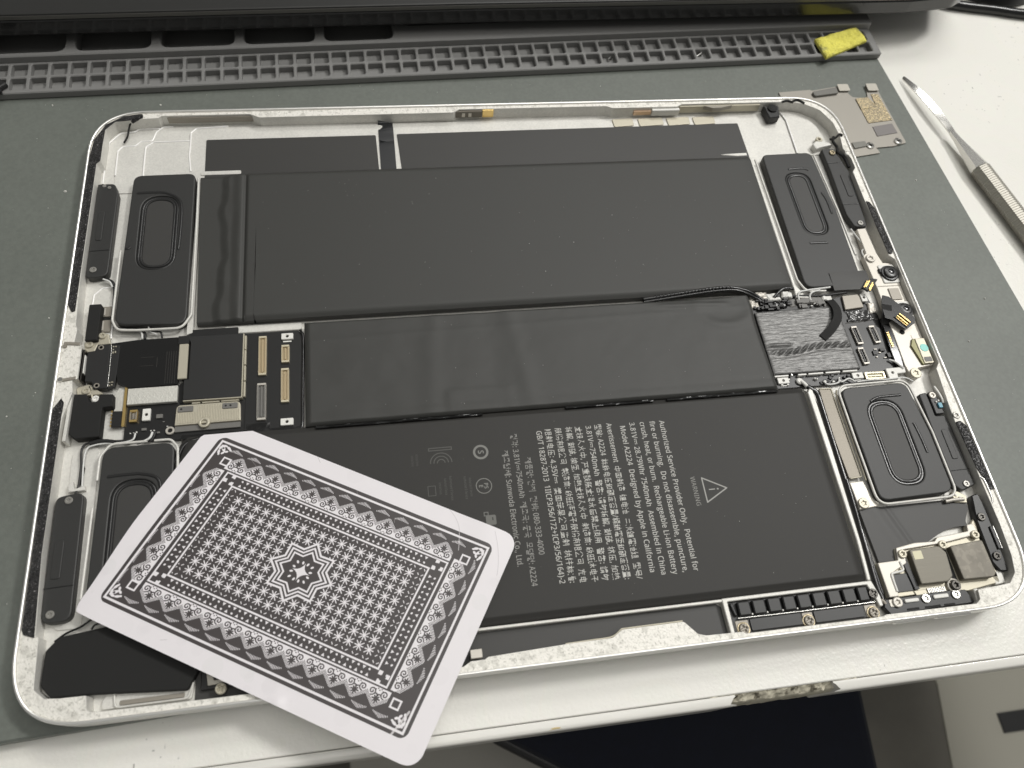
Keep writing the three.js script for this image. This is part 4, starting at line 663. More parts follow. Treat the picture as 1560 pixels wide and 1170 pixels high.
// ---------------------------------------------------------------- batteries
const wob = (x, z, s, f) => fbm(x * f, z * f, s, 3) - 0.5;
const edgeDrop = (d, r, h) => (d >= r ? 0 : h * (1 - Math.sqrt(Math.max(0, 1 - (1 - d / r) ** 2))));
const spread = (u, k = 6) => { const e = 1 / k; return u; };
{ // upper cell with its folded flap on the left
  const X0 = -91.2, X1 = 86.9, Z0 = -64.2, Z1 = -10.9;
  const xs = (u) => (u < 0.5 ? lerp(X0, -74, u / 0.5) : lerp(-74, X1, (u - 0.5) / 0.5));
  add('upper_battery_cell', sheet((u, v) => {
    let x = xs(u), z = lerp(Z0, Z1, v); x += (1 - u) * v * 1.3 * (u < 0.5 ? 1 : 0) - u * v * 0.9;
    const d = Math.min(z - Z0, Z1 - z), dr = X1 - 0.9 * v - x, zz = z;
    let y;
    const a = -84.2 + 1.6 * wob(zz, 3, 201, 0.12) * 2 - 1.2 * smooth(-40, -12, z), b = -79.3 + 0.6 * wob(zz, 9, 203, 0.2);
    const flap = 2.9, valley = 3.75 + 0.5 * wob(x * 0.6, z, 205, 0.11), main = 4.4;
    y = lerp(flap, valley, smooth(a - 0.9, a + 1.9, x));
    y = lerp(y, 4.15, smooth(b - 2.2, b + 0.4, x));
    y -= 0.5 * Math.exp(-(((x + 77.6) / 0.55) ** 2));
    y = lerp(y, main, smooth(-77.5, -76.3, x));
    const lipd = 1.3; // thin sealed seam along the long edges
    const seam = x > -77 ? (d < lipd ? 0.55 * (1 - smooth(lipd - 0.35, lipd, d)) : 0) : 0;
    y -= seam + edgeDrop(Math.min(d, dr), 0.35, 0.4) + (x < -77 ? edgeDrop(d, 0.6, 0.5) : 0);
    return [x, y + 0.05 * wob(x, z, 207, 0.05), z];
  }, 150, 90, 1.6), M.cell, tab, 'long upper battery cell with a creased flap at its left end');
}
{ // middle cell wrapped in creased tape
  const X0 = -60.7, X1 = 70.9, Z0 = -8.9, Z1 = 22.9;
  add('middle_battery_cell', sheet((u, v) => {
    const x0 = X0 + (v > 0.85 ? 0 : 0), x = lerp(x0, X1 + 0.6 * v, u), z = lerp(Z0 + 0.4 * smooth(0.9, 1, u), Z1, v), d = Math.min(x - X0, X1 + 0.6 * v - x, z - Z0, Z1 - z);
    let y = 4.55 + 0.36 * wob(x, z, 211, 0.07) + 0.13 * wob(x, z, 213, 0.22);
    y += 0.17 * Math.exp(-(((x + 26 + 0.12 * (z - 7)) / 2.6) ** 2)) + 0.14 * Math.exp(-(((x + 2 - 0.1 * z) / 2.2) ** 2)) - 0.15 * Math.exp(-(((x + 9) / 4) ** 2));
    y += 0.12 * smooth(-23.4, -22.6, x) * (1 - smooth(-5.6, -4.8, x)) * smooth(15.2, 15.8, z);     // a part under the tape shows as a raised box
    y += 0.1 * Math.exp(-((z + 3.6 + 0.02 * x) ** 2) / 0.6) - 0.1 * Math.exp(-((z - 19.4) ** 2) / 0.8);
    const q = Math.hypot((x - 62) / 9, (z + 5) / 6); y += 0.35 * Math.exp(-((q - 1) ** 2) * 14) * smooth(46, 60, x) + 0.4 * Math.exp(-(((z + 6.6 - 0.03 * (x - 50)) / 0.7) ** 2)) * smooth(38, 46, x) * (1 - smooth(60, 66, x));
    return [x, y - edgeDrop(d, 0.7, 0.9), z];
  }, 150, 60, 1.2), M.tape, tab, 'middle battery cell wrapped in creased black tape');
}
{ // lower cell with the printed warnings
  const X0 = -91.9, X1 = 79.3, Z0 = 22.7, Z1 = 78.45, print = batteryPrint();
  const mat2 = phys(1, 1, 1, 0.55, 0, { map: print, specularIntensity: 0.6 });
  const fxz = (x, z) => { const d = Math.min(z - Z0, Z1 - z), dx = Math.min(x - X0, X1 - x); let y = 3.75 + 0.05 * wob(x, z, 221, 0.05); if (d < 1.5) y -= 0.5 * (1 - smooth(1.1, 1.5, d)); if (dx < 1.6) y -= 0.35 * (1 - smooth(1.2, 1.6, dx)); return y - edgeDrop(Math.min(d, dx), 0.3, 0.4); };
  const part = (a, b, n) => sheet((u, v) => { const x = lerp(a, b, u), z = lerp(Z0, Z1, v); return [x, fxz(x, z), z]; }, n, 110, 1.2, (p) => [(p[0] - labelBox[0]) / (labelBox[2] - labelBox[0]), 1 - (p[2] - labelBox[1]) / (labelBox[3] - labelBox[1])]);
  const uvEdge = labelBox[0];
  const left = sheet((u, v) => { const x = lerp(X0, uvEdge, u), z = lerp(Z0, Z1, v); return [x, fxz(x, z), z]; }, 30, 110, 1.2);
  const g = mergeGeometries([plain(part(uvEdge, X1, 120)), plain(left)], true);
  add('lower_battery_cell', g, [mat2, M.cellLow], tab, 'lower battery cell printed with small grey warning text');
}
// glossy tape edges in the gap under the middle cell
{ const r = rng(31);
  for (const [a, b] of [[-58, -14], [9, 34], [38, 71]]) add('tape_edge', sheet((u, v) => { const x = lerp(a, b, u); return [x, 3.9 + 0.35 * wob(x, v * 4, 231, 0.5) + 0.3 * v, lerp(23.05, 23.75, v) + 0.25 * wob(x, 2, 233, 0.3)]; }, Math.round((b - a) * 1.6), 4, 3.1), M.gloss, tab);
  add('tape_edge', sheet((u, v) => { const x = lerp(-62, -92, u); return [x, 3.0 + 0.3 * wob(x, v, 235, 0.6), lerp(22.2, 23.4, v) + 0.2 * wob(x, 5, 236, 0.3)]; }, 40, 3, 2.4), M.gloss, tab);
}
{ // the braided black lead between upper and middle cells
  const lead = (dx, dy, dz, r) => tube([[38, 4.3 + dy, -9.6 + dz], [44, 4.6 + dy, -10.1 + dz], [51, 4.9 + dy, -10.7 + dz], [60, 4.9 + dy, -11.6 + dz], [66 + dx, 4.7 + dy, -11.7 + dz], [71, 4.1 + dy, -10.6 + dz], [74.4, 3.2 + dy, -8.9 + dz], [76, 2.8, -7.6 + dz]], r, { n: 8 });
  add('black_lead', lead(0, 0, 0, 0.55), M.blackWire, tab, 'bundled black lead at the right end of the upper gap'); add('black_lead', lead(1, -0.3, 0.8, 0.5), M.blackWire, tab);
  const rings = []; for (let i = 0; i < 22; i++) { const t = i / 21, x = lerp(42, 65.5, t), y = 4.55 + 0.42 * Math.sin(t * 2.6), z = -10 - 1.75 * t; const g = new THREE.TorusGeometry(0.56, 0.13, 6, 14); g.rotateY(Math.PI / 2 + 0.5); g.translate(x, y, z); rings.push(plain(boxUV(g.toNonIndexed()))); }
  add('lead_wrapping', rings, std(0.05, 0.05, 0.05, 0.18), tab);
}

// ---------------------------------------------------------------- the four loudspeakers
function speaker(label, plan, y, oval, groove) { // oval: [x0, z0, x1, z1]
  const s = new THREE.Group(); s.name = 'speaker'; s.userData.label = label; tab.add(s);
  const [a, b, c, d] = oval, q = (k) => { const m = (c - a) / 2 - k; return rounded(rect(a + k, b + k, c - k, d - k), m * 1.3, 9); };
  add('body', slab(plan, 1.05, y, { b: 0.35, bs: 2, seg: 6, holes: [q(0).reverse()] }), M.speaker, s);
  add('outer_ring', slab(q(0.02), 1.2, y - 0.25, { b: 0.25, bs: 2, holes: [q(0.75).reverse()] }), M.rubber, s);
  add('surround', slab(q(0.7), 1.2, y - 0.05, { b: 0.32, bs: 3, holes: [q(1.5).reverse()] }), M.rubber, s);
  add('diaphragm', slab(q(1.45), 1.2, y - 0.32, { b: 0.15, bs: 2 }), M.cone, s);
  for (const g of groove) add('slot_shade', tube(g.map(([x, z]) => [x, y - 0.2, z]), 0.5, { n: 8 }), M.rubber, s);  // dark tubes stand in for the shade in the moulded slots
  return s;
}
speaker('black speaker at the rear left', [[-110.2, -64.2, 2.6], [-92.4, -64.4, 2.2], [-92.3, -10.6, 3], [-111.2, -11.8, 3]], 4.2, [-107.2, -56, -96.6, -29.4], [[[-108.8, -57.3], [-104, -57.4], [-100.5, -57], [-97, -54.8], [-95.7, -51], [-95.6, -42], [-95.8, -36]], [[-110.4, -37.2], [-109.6, -37.1], [-109, -37.6]]]);
speaker('black speaker at the rear right', [[91.4, -64.4, 2], [109.4, -64.8, 2.6], [110.4, -40], [109.6, -10.4, 2], [90.4, -10.6, 3]], 4.1, [96.6, -56.2, 105.4, -30.2], [[[99, -57.6], [104, -57.8], [106, -57]], [[107.6, -47.2], [108.3, -44], [108.4, -38.4]], [[97, -27], [103, -27]]]);
speaker('black speaker at the front left, half under the card', [[-110.6, 24.3, 3], [-93.4, 24.1, 3], [-92.6, 64, 3], [-111, 65, 3]], 3.6, [-107.6, 33.4, -96.8, 60.5], [[[-108.8, 32.2], [-104, 32], [-100.6, 32.2], [-97, 33.6], [-95.8, 37]]]);
speaker('black speaker at the front right', [[89.9, 24.3, 3], [110.6, 24, 3], [112.2, 40], [112.3, 57.8, 3], [90.2, 58.4, 3]], 4.2, [95.6, 29, 106.1, 54.7], [[[107.6, 27.9], [102, 28], [99.6, 28.3], [97.6, 29.2]], [[108.2, 36.8], [108.7, 41], [108.9, 46]]]);
// pale walls round the speakers
const wall = (pts, y = 3.5, r = 2, closed = false) => add('pocket_wall', polyTube(pts, y, 0.36, r, closed), M.alu, tab);
wall([[-91.6, -62.8], [-91.4, -46], [-91.3, -14], [-93.6, -9.9], [-98.8, -9.9], [-105.4, -10], [-110.6, -10.4], [-112, -13.6], [-111.9, -37]], 3.4, 3);
wall([[88.9, -63], [88.9, -14], [90.6, -9.6], [97, -9.4]], 3.3, 3); wall([[110.3, -63.6], [111.2, -40], [111.2, -22]], 3.6, 1);
wall([[-111.3, 33], [-111.2, 26.6], [-109, 23.4], [-100.2, 23.3]], 3.4, 2.5); wall([[-98.4, 23.3], [-94.4, 23.3], [-92.6, 25.6], [-92.2, 33]], 3.4, 2); wall([[-111.9, 62], [-111.6, 40]], 3.4, 1);
wall([[89.2, 40], [89.2, 23.4], [111.4, 23.2], [113, 40], [113.1, 59], [89.4, 59.3]], 3.9, 3.4, true);

// ---------------------------------------------------------------- side modules: antennas and microphones
function sideModule(label, plan, y, ridge, seams, screws) {
  const m = new THREE.Group(); m.name = 'antenna_module'; m.userData.label = label; tab.add(m);
  add('cover', slab(plan, 1.05, y, { b: 0.3, bs: 2, seg: 5 }), M.speaker, m);
  const [a, b, c, d] = ridge; add('raised_panel', slab(rect(a, b, c, d), y - 0.1, y + 0.22, { r: 0.6, b: 0.2, bs: 2 }), M.speaker, m);
  for (const [x0, z0, x1, z1] of seams) add('seam', tube([[x0, y + 0.02, z0], [(x0 + x1) / 2, y + 0.03, (z0 + z1) / 2], [x1, y + 0.02, z1]], 0.13, { n: 3 }), M.rubber, m);
  for (const [x, z] of screws) screw(x, y - 0.05, z, { R: 0.95, h: 0.4, kind: 'star', parent: m });
  return m;
}
sideModule('narrow black module at the rear left', [[-120.5, -62, 0.6], [-115.6, -62, 1.6], [-114.4, -58, 1], [-114.6, -28.6, 2], [-120.5, -28, 1.6]], 3.5, [-119.2, -51.4, -117.4, -41], [[-120.3, -37.3, -115, -37.5]], [[-118.6, -30.7]]);
sideModule('narrow black module at the front left', [[-120.4, 36.4, 2], [-113.9, 35.4, 2], [-113.6, 66.5, 2.4], [-120.2, 66.8, 2.4]], 3.5, [-119.2, 47.4, -117, 56.6], [[-120.3, 58.6, -113.9, 58.4]], [[-117.2, 37.5], [-118.1, 64.7]]);
sideModule('narrow black module at the rear right', [[114.2, -66.6, 0.4], [119, -66.6, 0.4], [120, -60.4], [121, -56], [120, -42.2], [119.4, -33, 1], [115, -33.2, 1.4], [113.8, -38], [113.8, -42.2], [114.3, -57]], 3.5, [117, -54.9, 118.9, -45.6], [[114.2, -60.2, 119.9, -60.4], [113.9, -42.3, 119.9, -42.4]], [[117.3, -34.4]]);
sideModule('narrow black module at the front right', [[114, 27.8, 0.6], [116.4, 27.4, 0.4], [116.4, 34.9, 0.3], [119.4, 35, 0.4], [119.9, 39], [119.8, 52], [120, 56.2, 0.8], [115.4, 57.6, 1], [113.9, 56, 0.6], [113.8, 40]], 3.4, [116.2, 39.3, 118, 48.4], [[113.9, 51.7, 119.8, 51.6]], [[117.2, 55.8]]);
add('small_plate', slab([[116.6, 27.6, 0.8], [118.8, 27.2, 0.5], [119.3, 34.5, 0.3], [116.6, 34.6, 0.3]], 1.1, 3.7, { b: 0.2 }), M.black, tab); screw(117.6, 3.6, 28.7, { kind: 'star', mat: M.bracket, parent: tab });
add('blue_chip', block(118, 31.3, 119.2, 32.9, 3.7, 4.3, 0.1, 0.08), M.blue, tab); for (const [x, z] of [[117.7, 30.6], [118.5, 30.3]]) add('solder_dot', block(x, z, x + 0.5, z + 0.5, 3.7, 4.1, 0.1, 0.08), M.white, tab);
add('solder_bead', tube([[119.2, 3.9, 26], [119.5, 4.2, 28], [119.9, 4.1, 30], [120, 3.9, 31.4]], 0.35, { n: 6 }), M.white, tab);
screw(121.2, 4.9, 36.1, { R: 1.1, h: 0.7, kind: 'star', parent: tab }); screw(115.2, 2, -71.6, { R: 1.2, h: 1.1, kind: 'star', mat: M.champagne, parent: tab }); screw(117.4, 3.5, -64.6, { kind: 'star', mat: M.brass, parent: tab }); screw(122, 4.4, -63, { R: 1, h: 0.9, kind: 'star', mat: M.white, parent: tab });
add('rib_arm', slab([[111.6, -69, 0.6], [113.2, -70.4, 0.8], [119, -69.6, 0.4], [119, -68.4, 0.4], [114, -67.4], [112.2, -66.6, 0.6]], 1.3, 3.6, { b: 0.4, bs: 2 }), M.alu, tab);
add('torn_flex', tube([[119.6, 4.6, -71], [119, 4.2, -69.2], [120, 3.8, -67], [119.4, 3.9, -64.6], [121, 3.8, -62.4], [121.4, 3.6, -58]], 0.5, { n: 8 }), M.foam, tab); add('torn_flex', tube([[118, 4.4, -70], [120, 4.9, -70.3], [121.4, 5.5, -71.2], [122.3, 5.6, -70.4]], 0.4, { n: 6 }), M.foam, tab);
add('wire_strip', tube([[113.9, 2.6, -33], [114.6, 2.8, -30], [115.6, 2.8, -26.8], [115.4, 2.8, -24.6], [114.4, 2.9, -23.8], [114.3, 2.9, -21], [114.3, 2.8, -16]], 0.24, { n: 6 }), M.whiteWire, tab);
add('silver_arm', tube([[120.6, 5.0, 54.6], [121.3, 5.3, 55.6], [121.5, 5.3, 58], [121.5, 5.2, 61], [120.9, 5, 62.4]], 0.38, { n: 6 }), M.steel, tab);
add('camera_flex_module', slab([[117.4, 59.2, 0.5], [119.5, 58.8, 0.5], [120, 63], [119.5, 74.6], [119.3, 80.2, 0.6], [117, 80, 0.6], [115.7, 77.6], [116, 66]], 1.05, 3.5, { b: 0.25 }), M.pcb, tab, 'black strip module beside the rear cameras');
screw(117.5, 3.5, 65.4, { R: 1.15, kind: 'star', mat: M.darkScrew, parent: tab }); screw(117.4, 3.5, 76.1, { R: 1.15, kind: 'star', mat: M.darkScrew, parent: tab }); add('module_bar', block(118.5, 68.2, 119.5, 74.4, 3.4, 4.0, 0.2, 0.15), M.blackMetal, tab); add('bright_edge', block(119.5, 68.2, 119.68, 74.4, 3.4, 4.05, 0.05, 0.03), M.steel, tab);
add('inner_screen_wall', slab([[-119.9, 9], [-119.2, 9], [-119.5, 22], [-120.3, 22]], FLOOR, 4.6, { b: 0.1 }), M.alu, tab);
// front left corner
add('corner_foam', slab([[-118.2, 72.6, 1], [-115.6, 69.9, 1.2], [-105.8, 68.7, 1], [-90, 68.4, 1], [-85, 72, 1], [-85.2, 81, 1], [-87.3, 84.6, 0.8], [-108, 83, 0.2], [-116, 82.8, 1], [-118.4, 80, 1]], 1.2, 3.5, { b: 0.35, bs: 2 }), M.foam, tab, 'large matt black pad in the front left corner');
add('recess_strip', block(-101.8, 84.9, -88, 85.9, 1.9, 2.2, 0.4, 0.08), M.taupe, tab);
add('recess_ridge', polyTube([[-103, 83.4], [-102.6, 86.3], [-87.3, 86.2], [-86.2, 83]], 2.3, 0.24, 1, false), M.alu, tab);
add('corner_wire', tube([[-117, 2.2, 70.6], [-114.6, 2.3, 69], [-111.6, 2.6, 68], [-109, 2.6, 66.4], [-106.4, 2.5, 66]], 0.26, { n: 8 }), M.blackWire, tab); add('corner_wire', tube([[-108.4, 4.5, 69.2], [-107.6, 4.7, 68.3], [-105.4, 4.6, 67.9]], 0.24, { n: 6 }), M.blackWire, tab);
add('front_port', block(-84.6, 79.8, -40, 85, 1.1, 2.6, 0.4, 0.2), M.pcb, tab); add('port_bracket', slab([[-83.6, 80], [-82.9, 84.2], [-79.4, 84], [-79.2, 83.2], [-81.6, 83.1], [-81.8, 80]], 2.6, 3.2, { b: 0.1 }), M.nickel, tab);
screw(-79.9, 3.2, 85.2, { R: 1.25, h: 0.9, mat: M.champagne, parent: tab });

// ---------------------------------------------------------------- left circuit board
const ring16 = (x, z, r) => { const q = []; for (let i = 0; i < 16; i++) q.push([x + r * Math.cos(i / 8 * Math.PI), z + r * Math.sin(i / 8 * Math.PI)]); return q; };
const boardL = new THREE.Group(); boardL.name = 'logic_board'; tab.add(boardL); boardL.userData.label = 'left logic board with shields and gold connectors';
const chips = (list, y, mat, parent, name = 'small_component') => add(name, list.map(([x, z, w, l, h]) => block(x - w / 2, z - l / 2, x + w / 2, z + l / 2, y - 0.05, y + h, 0.06, 0.04)), mat, parent, null, 'stuff');
add('board_sheet', slab([[-93, -7.6, 0.3], [-62.6, -7.7, 1], [-61.2, -5.8, 0.6], [-61.5, 21.8, 1.4], [-63, 23, 0.4], [-94.3, 23], [-106.6, 22.2], [-106.6, 7], [-93, 7]], 1.15, 2.0, { b: 0.08 }), M.pcb, boardL);
add('board_cover', slab([[-76.2, -7.3, 0.5], [-62.8, -7.3, 1], [-61.6, -5.6, 0.6], [-61.8, 21.6, 1.2], [-63.2, 22.6], [-76.6, 22.4]], 2.02, 2.25, { b: 0.06, holes: [] }), M.pcb, boardL);
add('board_edge_wire', tube([[-62, 2.6, -7.4], [-61.2, 2.7, -5], [-61.3, 2.6, 4], [-61.5, 2.7, 14], [-61.7, 2.6, 21.6], [-63, 2.5, 22.9], [-70, 2.4, 23]], 0.35, { n: 8 }), M.gloss, boardL);
add('shield_can', slab([[-91.9, -7, 0.2], [-77.3, -7, 0.2], [-77.4, 12.5, 0.2], [-92.1, 12.3, 0.2], [-92.2, 6.3], [-91, 6.2], [-91, -5]], 2.2, 3.4, { b: 0.1 }), M.black, boardL, 'large square black shield');
add('shield_rim', slab([[-77.25, -6.9], [-76.95, -6.9], [-77.05, 12.8], [-92.1, 12.7], [-92.1, 12.42], [-77.35, 12.5]], 2.1, 3.42, { b: 0.05 }), M.champagne, boardL);
for (const [a, b] of [[-6.5, -2.1], [-1.9, 2.6], [2.9, 7.5], [7.8, 12.3]]) add('shield_clip', block(-76.9, a, -76.4, b, 2.05, 2.9, 0.1, 0.06), M.champagne, boardL);
for (const [a, b] of [[-90, -87.9], [-87.4, -83], [-82.6, -78]]) add('shield_clip', block(a, 12.85, b, 13.3, 2.05, 2.8, 0.1, 0.06), M.champagne, boardL);
add('shield_tab', block(-92.1, -9.7, -78.8, -7.2, 1.9, 2.5, 0.3, 0.1), M.pcb, boardL);
add('ribbed_shield', [slab([[-93.7, 13.6, 1.2], [-77.6, 13.6, 1.2], [-77.4, 19.2], [-93.9, 19.3]], 2.1, 3.05, { b: 0.15, bs: 2, holes: [] }), ...Array.from({ length: 38 }, (_, i) => block(-93.2 + i * 0.41, i > 11 && i < 28 ? 14 : 15.9, -93.0 + i * 0.41, i > 14 && i < 20 ? 17.6 : 18.9, 3.02, 3.16, 0, 0.03))], M.champagne, boardL, 'ribbed pale metal shield with a screw boss');
add('shield_skirt', slab([[-94, 19.3], [-77.5, 19.2], [-77.5, 20.9], [-94, 21]], 2.0, 2.5, { b: 0.1 }), M.grey, boardL);
add('rubber_pad', block(-93.3, 14.1, -89.4, 15.7, 3.0, 3.3, 0.3, 0.08), M.grey, boardL); add('rubber_pad', block(-82.1, 14, -78.2, 15.6, 3.0, 3.3, 0.3, 0.08), M.grey, boardL);
for (const [x, z] of [[-92.4, 14.9], [-81.2, 14.8], [-80, 14.8]]) add('pad_hole', turned([[0, 0], [0.28, 0], [0.28, 0.04], [0, 0.04]], 12).translate(x, 3.3, z), M.foam, boardL);
add('screw_boss', slab(ring16(-86.5, 19.2, 1.45), 2.4, 3.5, { b: 0.2, bs: 2, holes: [ring16(-86.5, 19.2, 0.75).reverse()] }), M.champagne, boardL);
add('screw_boss', slab(ring16(-95.1, 20.4, 1.15), 2, 2.7, { b: 0.15, holes: [ring16(-95.1, 20.4, 0.6).reverse()] }), M.bracket, boardL);
connector(-72.1, 2.2, 0.1, 2.0, 12.1, boardL, { metal: M.paleGold, body: std(0.5, 0.4, 0.25, 0.42, 0.3) });
connector(-66, 2.2, 0, 2.0, 5.4, boardL, { body: std(0.5, 0.4, 0.25, 0.42, 0.3) });
connector(-66.1, 2.2, 9.7, 2.0, 10.2, boardL, { body: std(0.5, 0.4, 0.25, 0.42, 0.3) });
connector(-72.2, 2.2, 14.1, 2.2, 10.8, boardL, { metal: M.bracket, body: M.grey });
const post = (x, z, w, l, y, parent) => { add('screw_post', slab(rect(x - w / 2, z - l / 2, x + w / 2, z + l / 2), y, y + 0.75, { r: 0.25, b: 0.1, holes: [ring16(x, z, 0.42).reverse()] }), M.white, parent); add('post_core', turned([[0, 0], [0.4, 0], [0.4, 0.25], [0, 0.25]], 12).translate(x, y + 0.1, z), M.darkScrew, parent); };
post(-65.5, -5.5, 3.2, 1.9, 2.2, boardL); add('post_foot', block(-66.7, -4.3, -64.4, -3.9, 2.2, 2.4, 0.1, 0.04), M.white, boardL); post(-65.6, 20.6, 3.3, 2.0, 2.2, boardL);
add('shield_flex', slab([[-111.7, -6.6], [-105.3, -7.2], [-93.9, -7.3], [-93.7, 7.2], [-106, 7.4], [-109, 6]], 2.6, 3.0, { b: 0.08, r: 0.2 }), M.gloss, boardL, 'glossy black flat cable from the charging port');
{ const traces = []; for (const x of [-97.2, -96.6, -96, -95.4, -94.8]) traces.push(block(x, -3, x + 0.12, 6.8, 3.0, 3.03, 0, 0)); for (const [x, z, w, l] of [[-103.8, -1.6, 3.4, 0.13], [-103.8, 1, 3.4, 0.13], [-99.6, -1.4, 0.13, 3]]) traces.push(block(x, z, x + w, z + l, 3.0, 3.03, 0, 0)); add('flex_trace', traces, std(0.035, 0.033, 0.03, 0.3), boardL); }
add('pale_strip', block(-93.9, -4.7, -91.5, 6.0, 2.9, 3.6, 0.2, 0.15), M.champagne, boardL); add('tape_fold', block(-94.3, -7.3, -91.4, -4.75, 2.9, 3.5, 0.2, 0.1), M.blackMetal, boardL);
add('slot_gap', block(-93.4, 6.6, -92.4, 12.6, 2.05, 2.3, 0.4, 0.05), M.gloss, boardL);
add('silver_pad', block(-106.2, 7.7, -93.7, 12.4, 2.1, 3.2, 0.15, 0.12), M.silverTape, boardL, 'silver grey conductive foam pad');
add('gold_strip', block(-107.2, 6.2, -106.5, 18.1, 2.0, 2.7, 0.05, 0.06), M.gold, boardL);
add('silver_patch', slab([[-109.9, 8.6], [-108.8, 6.6], [-107.4, 6.4], [-107.5, 13.6], [-109.6, 13.4]], 1.6, 2.0, { b: 0.08 }), M.silverTape, boardL); add('edge_contacts', Array.from({ length: 9 }, (_, i) => block(-110.1, 9.4 + i, -109.8, 9.8 + i, 1.8, 2.5, 0, 0.03)), M.gold, boardL, null, 'stuff');
add('dark_module', block(-109.7, 13.7, -107.4, 18.2, 1.7, 2.5, 0.2, 0.12), M.blackMetal, boardL);
connector(-104.4, 2.05, 15.5, 1.8, 3.4, boardL, { metal: M.gold }); post(-101.2, 15.4, 2.0, 3.4, 2.05, boardL);
chips([[-104.9, 20.2, 0.3, 0.3, 0.3], [-104.1, 20.2, 0.3, 0.3, 0.3], [-103.4, 20, 0.3, 0.4, 0.3], [-99.9, 19.9, 0.3, 0.3, 0.3], [-99.1, 19.9, 0.3, 0.3, 0.3], [-95.9, 19, 0.4, 0.2, 0.3]], 2.0, M.white, boardL);
chips([[-101.6, 19.4, 1.2, 0.7, 0.4], [-98, 20.6, 0.7, 0.5, 0.4], [-96.9, 17.6, 0.5, 0.3, 0.3], [-98, 16, 1.6, 1.1, 0.5]], 2.0, M.grey, boardL);
add('clear_tape', sheet((u, v) => [lerp(-76, -70, u), 2.3 + 0.25 * fbm(u * 6, v * 4, 241, 2), lerp(20.2, 22.6, v)], 14, 6, 2.2), M.gloss, boardL);
// charging port and its neighbours at the left edge
add('port_cover', slab([[-117.4, -4, 0.3], [-115.5, -4.4, 0.3], [-115, -6.3, 0.3], [-111.8, -6.1, 0.3], [-111.4, 7.3, 0.3], [-114.9, 7.2, 0.3], [-115.3, 5.2, 0.3], [-117.2, 4.8, 0.3]], 1.6, 3.5, { b: 0.2, holes: [ring16(-114, -5.2, 0.45).reverse(), ring16(-114, 6.3, 0.45).reverse()] }), M.black, tab, 'black charging port cover');
for (const z of [-5.2, 6.3]) add('cover_eyelet', slab(ring16(-114, z, 0.75), 3.4, 3.62, { b: 0.06, holes: [ring16(-114, z, 0.42).reverse()] }), M.taupe, tab);
add('port_flex', slab([[-111.4, -6], [-109.4, -5.8], [-109.6, 7], [-111.4, 7.2]], 2.4, 3.2, { b: 0.1, r: 0.2 }), M.black, tab);
add('port_seam', tube([[-111.4, 3.35, -5.6], [-111.3, 3.36, 0], [-111.3, 3.35, 6.8]], 0.09, { n: 4 }), M.steel, tab);
chips([[-110.9, -5.3, 0.35, 0.35, 0.25], [-110.3, -5.3, 0.3, 0.35, 0.25], [-110.9, -4.4, 0.3, 0.3, 0.25], [-110.3, -3.6, 0.3, 0.6, 0.25], [-110.9, -3.5, 0.3, 0.6, 0.25], [-110.9, 5.6, 0.3, 0.3, 0.25], [-110.3, 5.5, 0.5, 0.3, 0.25], [-110.3, 6.3, 0.35, 0.3, 0.25], [-110.9, 6.5, 0.35, 0.3, 0.25]], 3.2, M.champagne, tab, 'solder_points');
add('port_frame', block(-119.9, -4.7, -118.2, 4.9, 1.2, 4.9, 0.2, 0.2), M.bracket, tab, 'bright metal frame of the charging port'); add('port_frame_edge', block(-118.1, -4.4, -117.7, 4.7, 1.2, 4.3, 0.1, 0.1), M.darkScrew, tab); add('bright_edge', block(-117.66, -2.8, -117.4, 2.6, 2, 4.1, 0.05, 0.03), M.white, tab);
for (const [z, s] of [[-5.6, 1], [4.7, -1]]) add('ledge_notch', slab([[-122.8, z, 0.5], [-122.6, z - 0.9 * s, 0.3], [-118.6, z - 0.4 * s], [-118.6, z + 0.5 * s]], LEDGE + 0.01, LEDGE + 0.3, { b: 0.1, seg: 4 }), M.taupe, tab);
add('notch_screw', turned([[0, 0], [0.7, 0], [0.6, 0.3], [0, 0.3]], 14).translate(-122.2, LEDGE + 0.2, 4.9), M.steel, tab); add('notch_screw', turned([[0, 0], [0.6, 0], [0.5, 0.25], [0, 0.25]], 14).translate(-122.3, LEDGE + 0.2, -5.1), M.taupe, tab);
add('port_bracket', slab([[-118.9, -7.6, 0.6], [-116, -7.4, 0.5], [-114.6, -9.9, 0.6], [-112.8, -9.8, 0.4], [-112, -6.6], [-115.2, -6.4], [-115.8, -4.6], [-117.6, -4.4], [-118.4, -5.4]], 1.8, 2.9, { b: 0.2, bs: 2 }), M.champagne, tab);
add('port_bracket', slab([[-119.2, 6.2, 0.6], [-116, 5.4, 0.5], [-115.1, 7.4], [-114.7, 10.6, 1.2], [-112.9, 10.7, 0.9], [-112.6, 8.6], [-118.8, 8.7]], 1.8, 2.9, { b: 0.2, bs: 2 }), M.champagne, tab);
screw(-117.3, 2.9, -6.6, { R: 1.05, kind: 'star', mat: M.champagne, parent: tab }); screw(-114.2, 2.9, -9.1, { R: 0.95, kind: 'star', mat: M.champagne, parent: tab }); screw(-116.6, 2.9, 7.4, { R: 1.05, kind: 'star', mat: M.champagne, parent: tab }); screw(-114, 2.9, 10, { R: 0.95, kind: 'star', mat: M.white, parent: tab });
add('foam_block', block(-118.2, -18.8, -115, -7.2, 1.2, 4.2, 0.4, 0.25), M.foam, tab, 'upright black foam block beside the charging port');
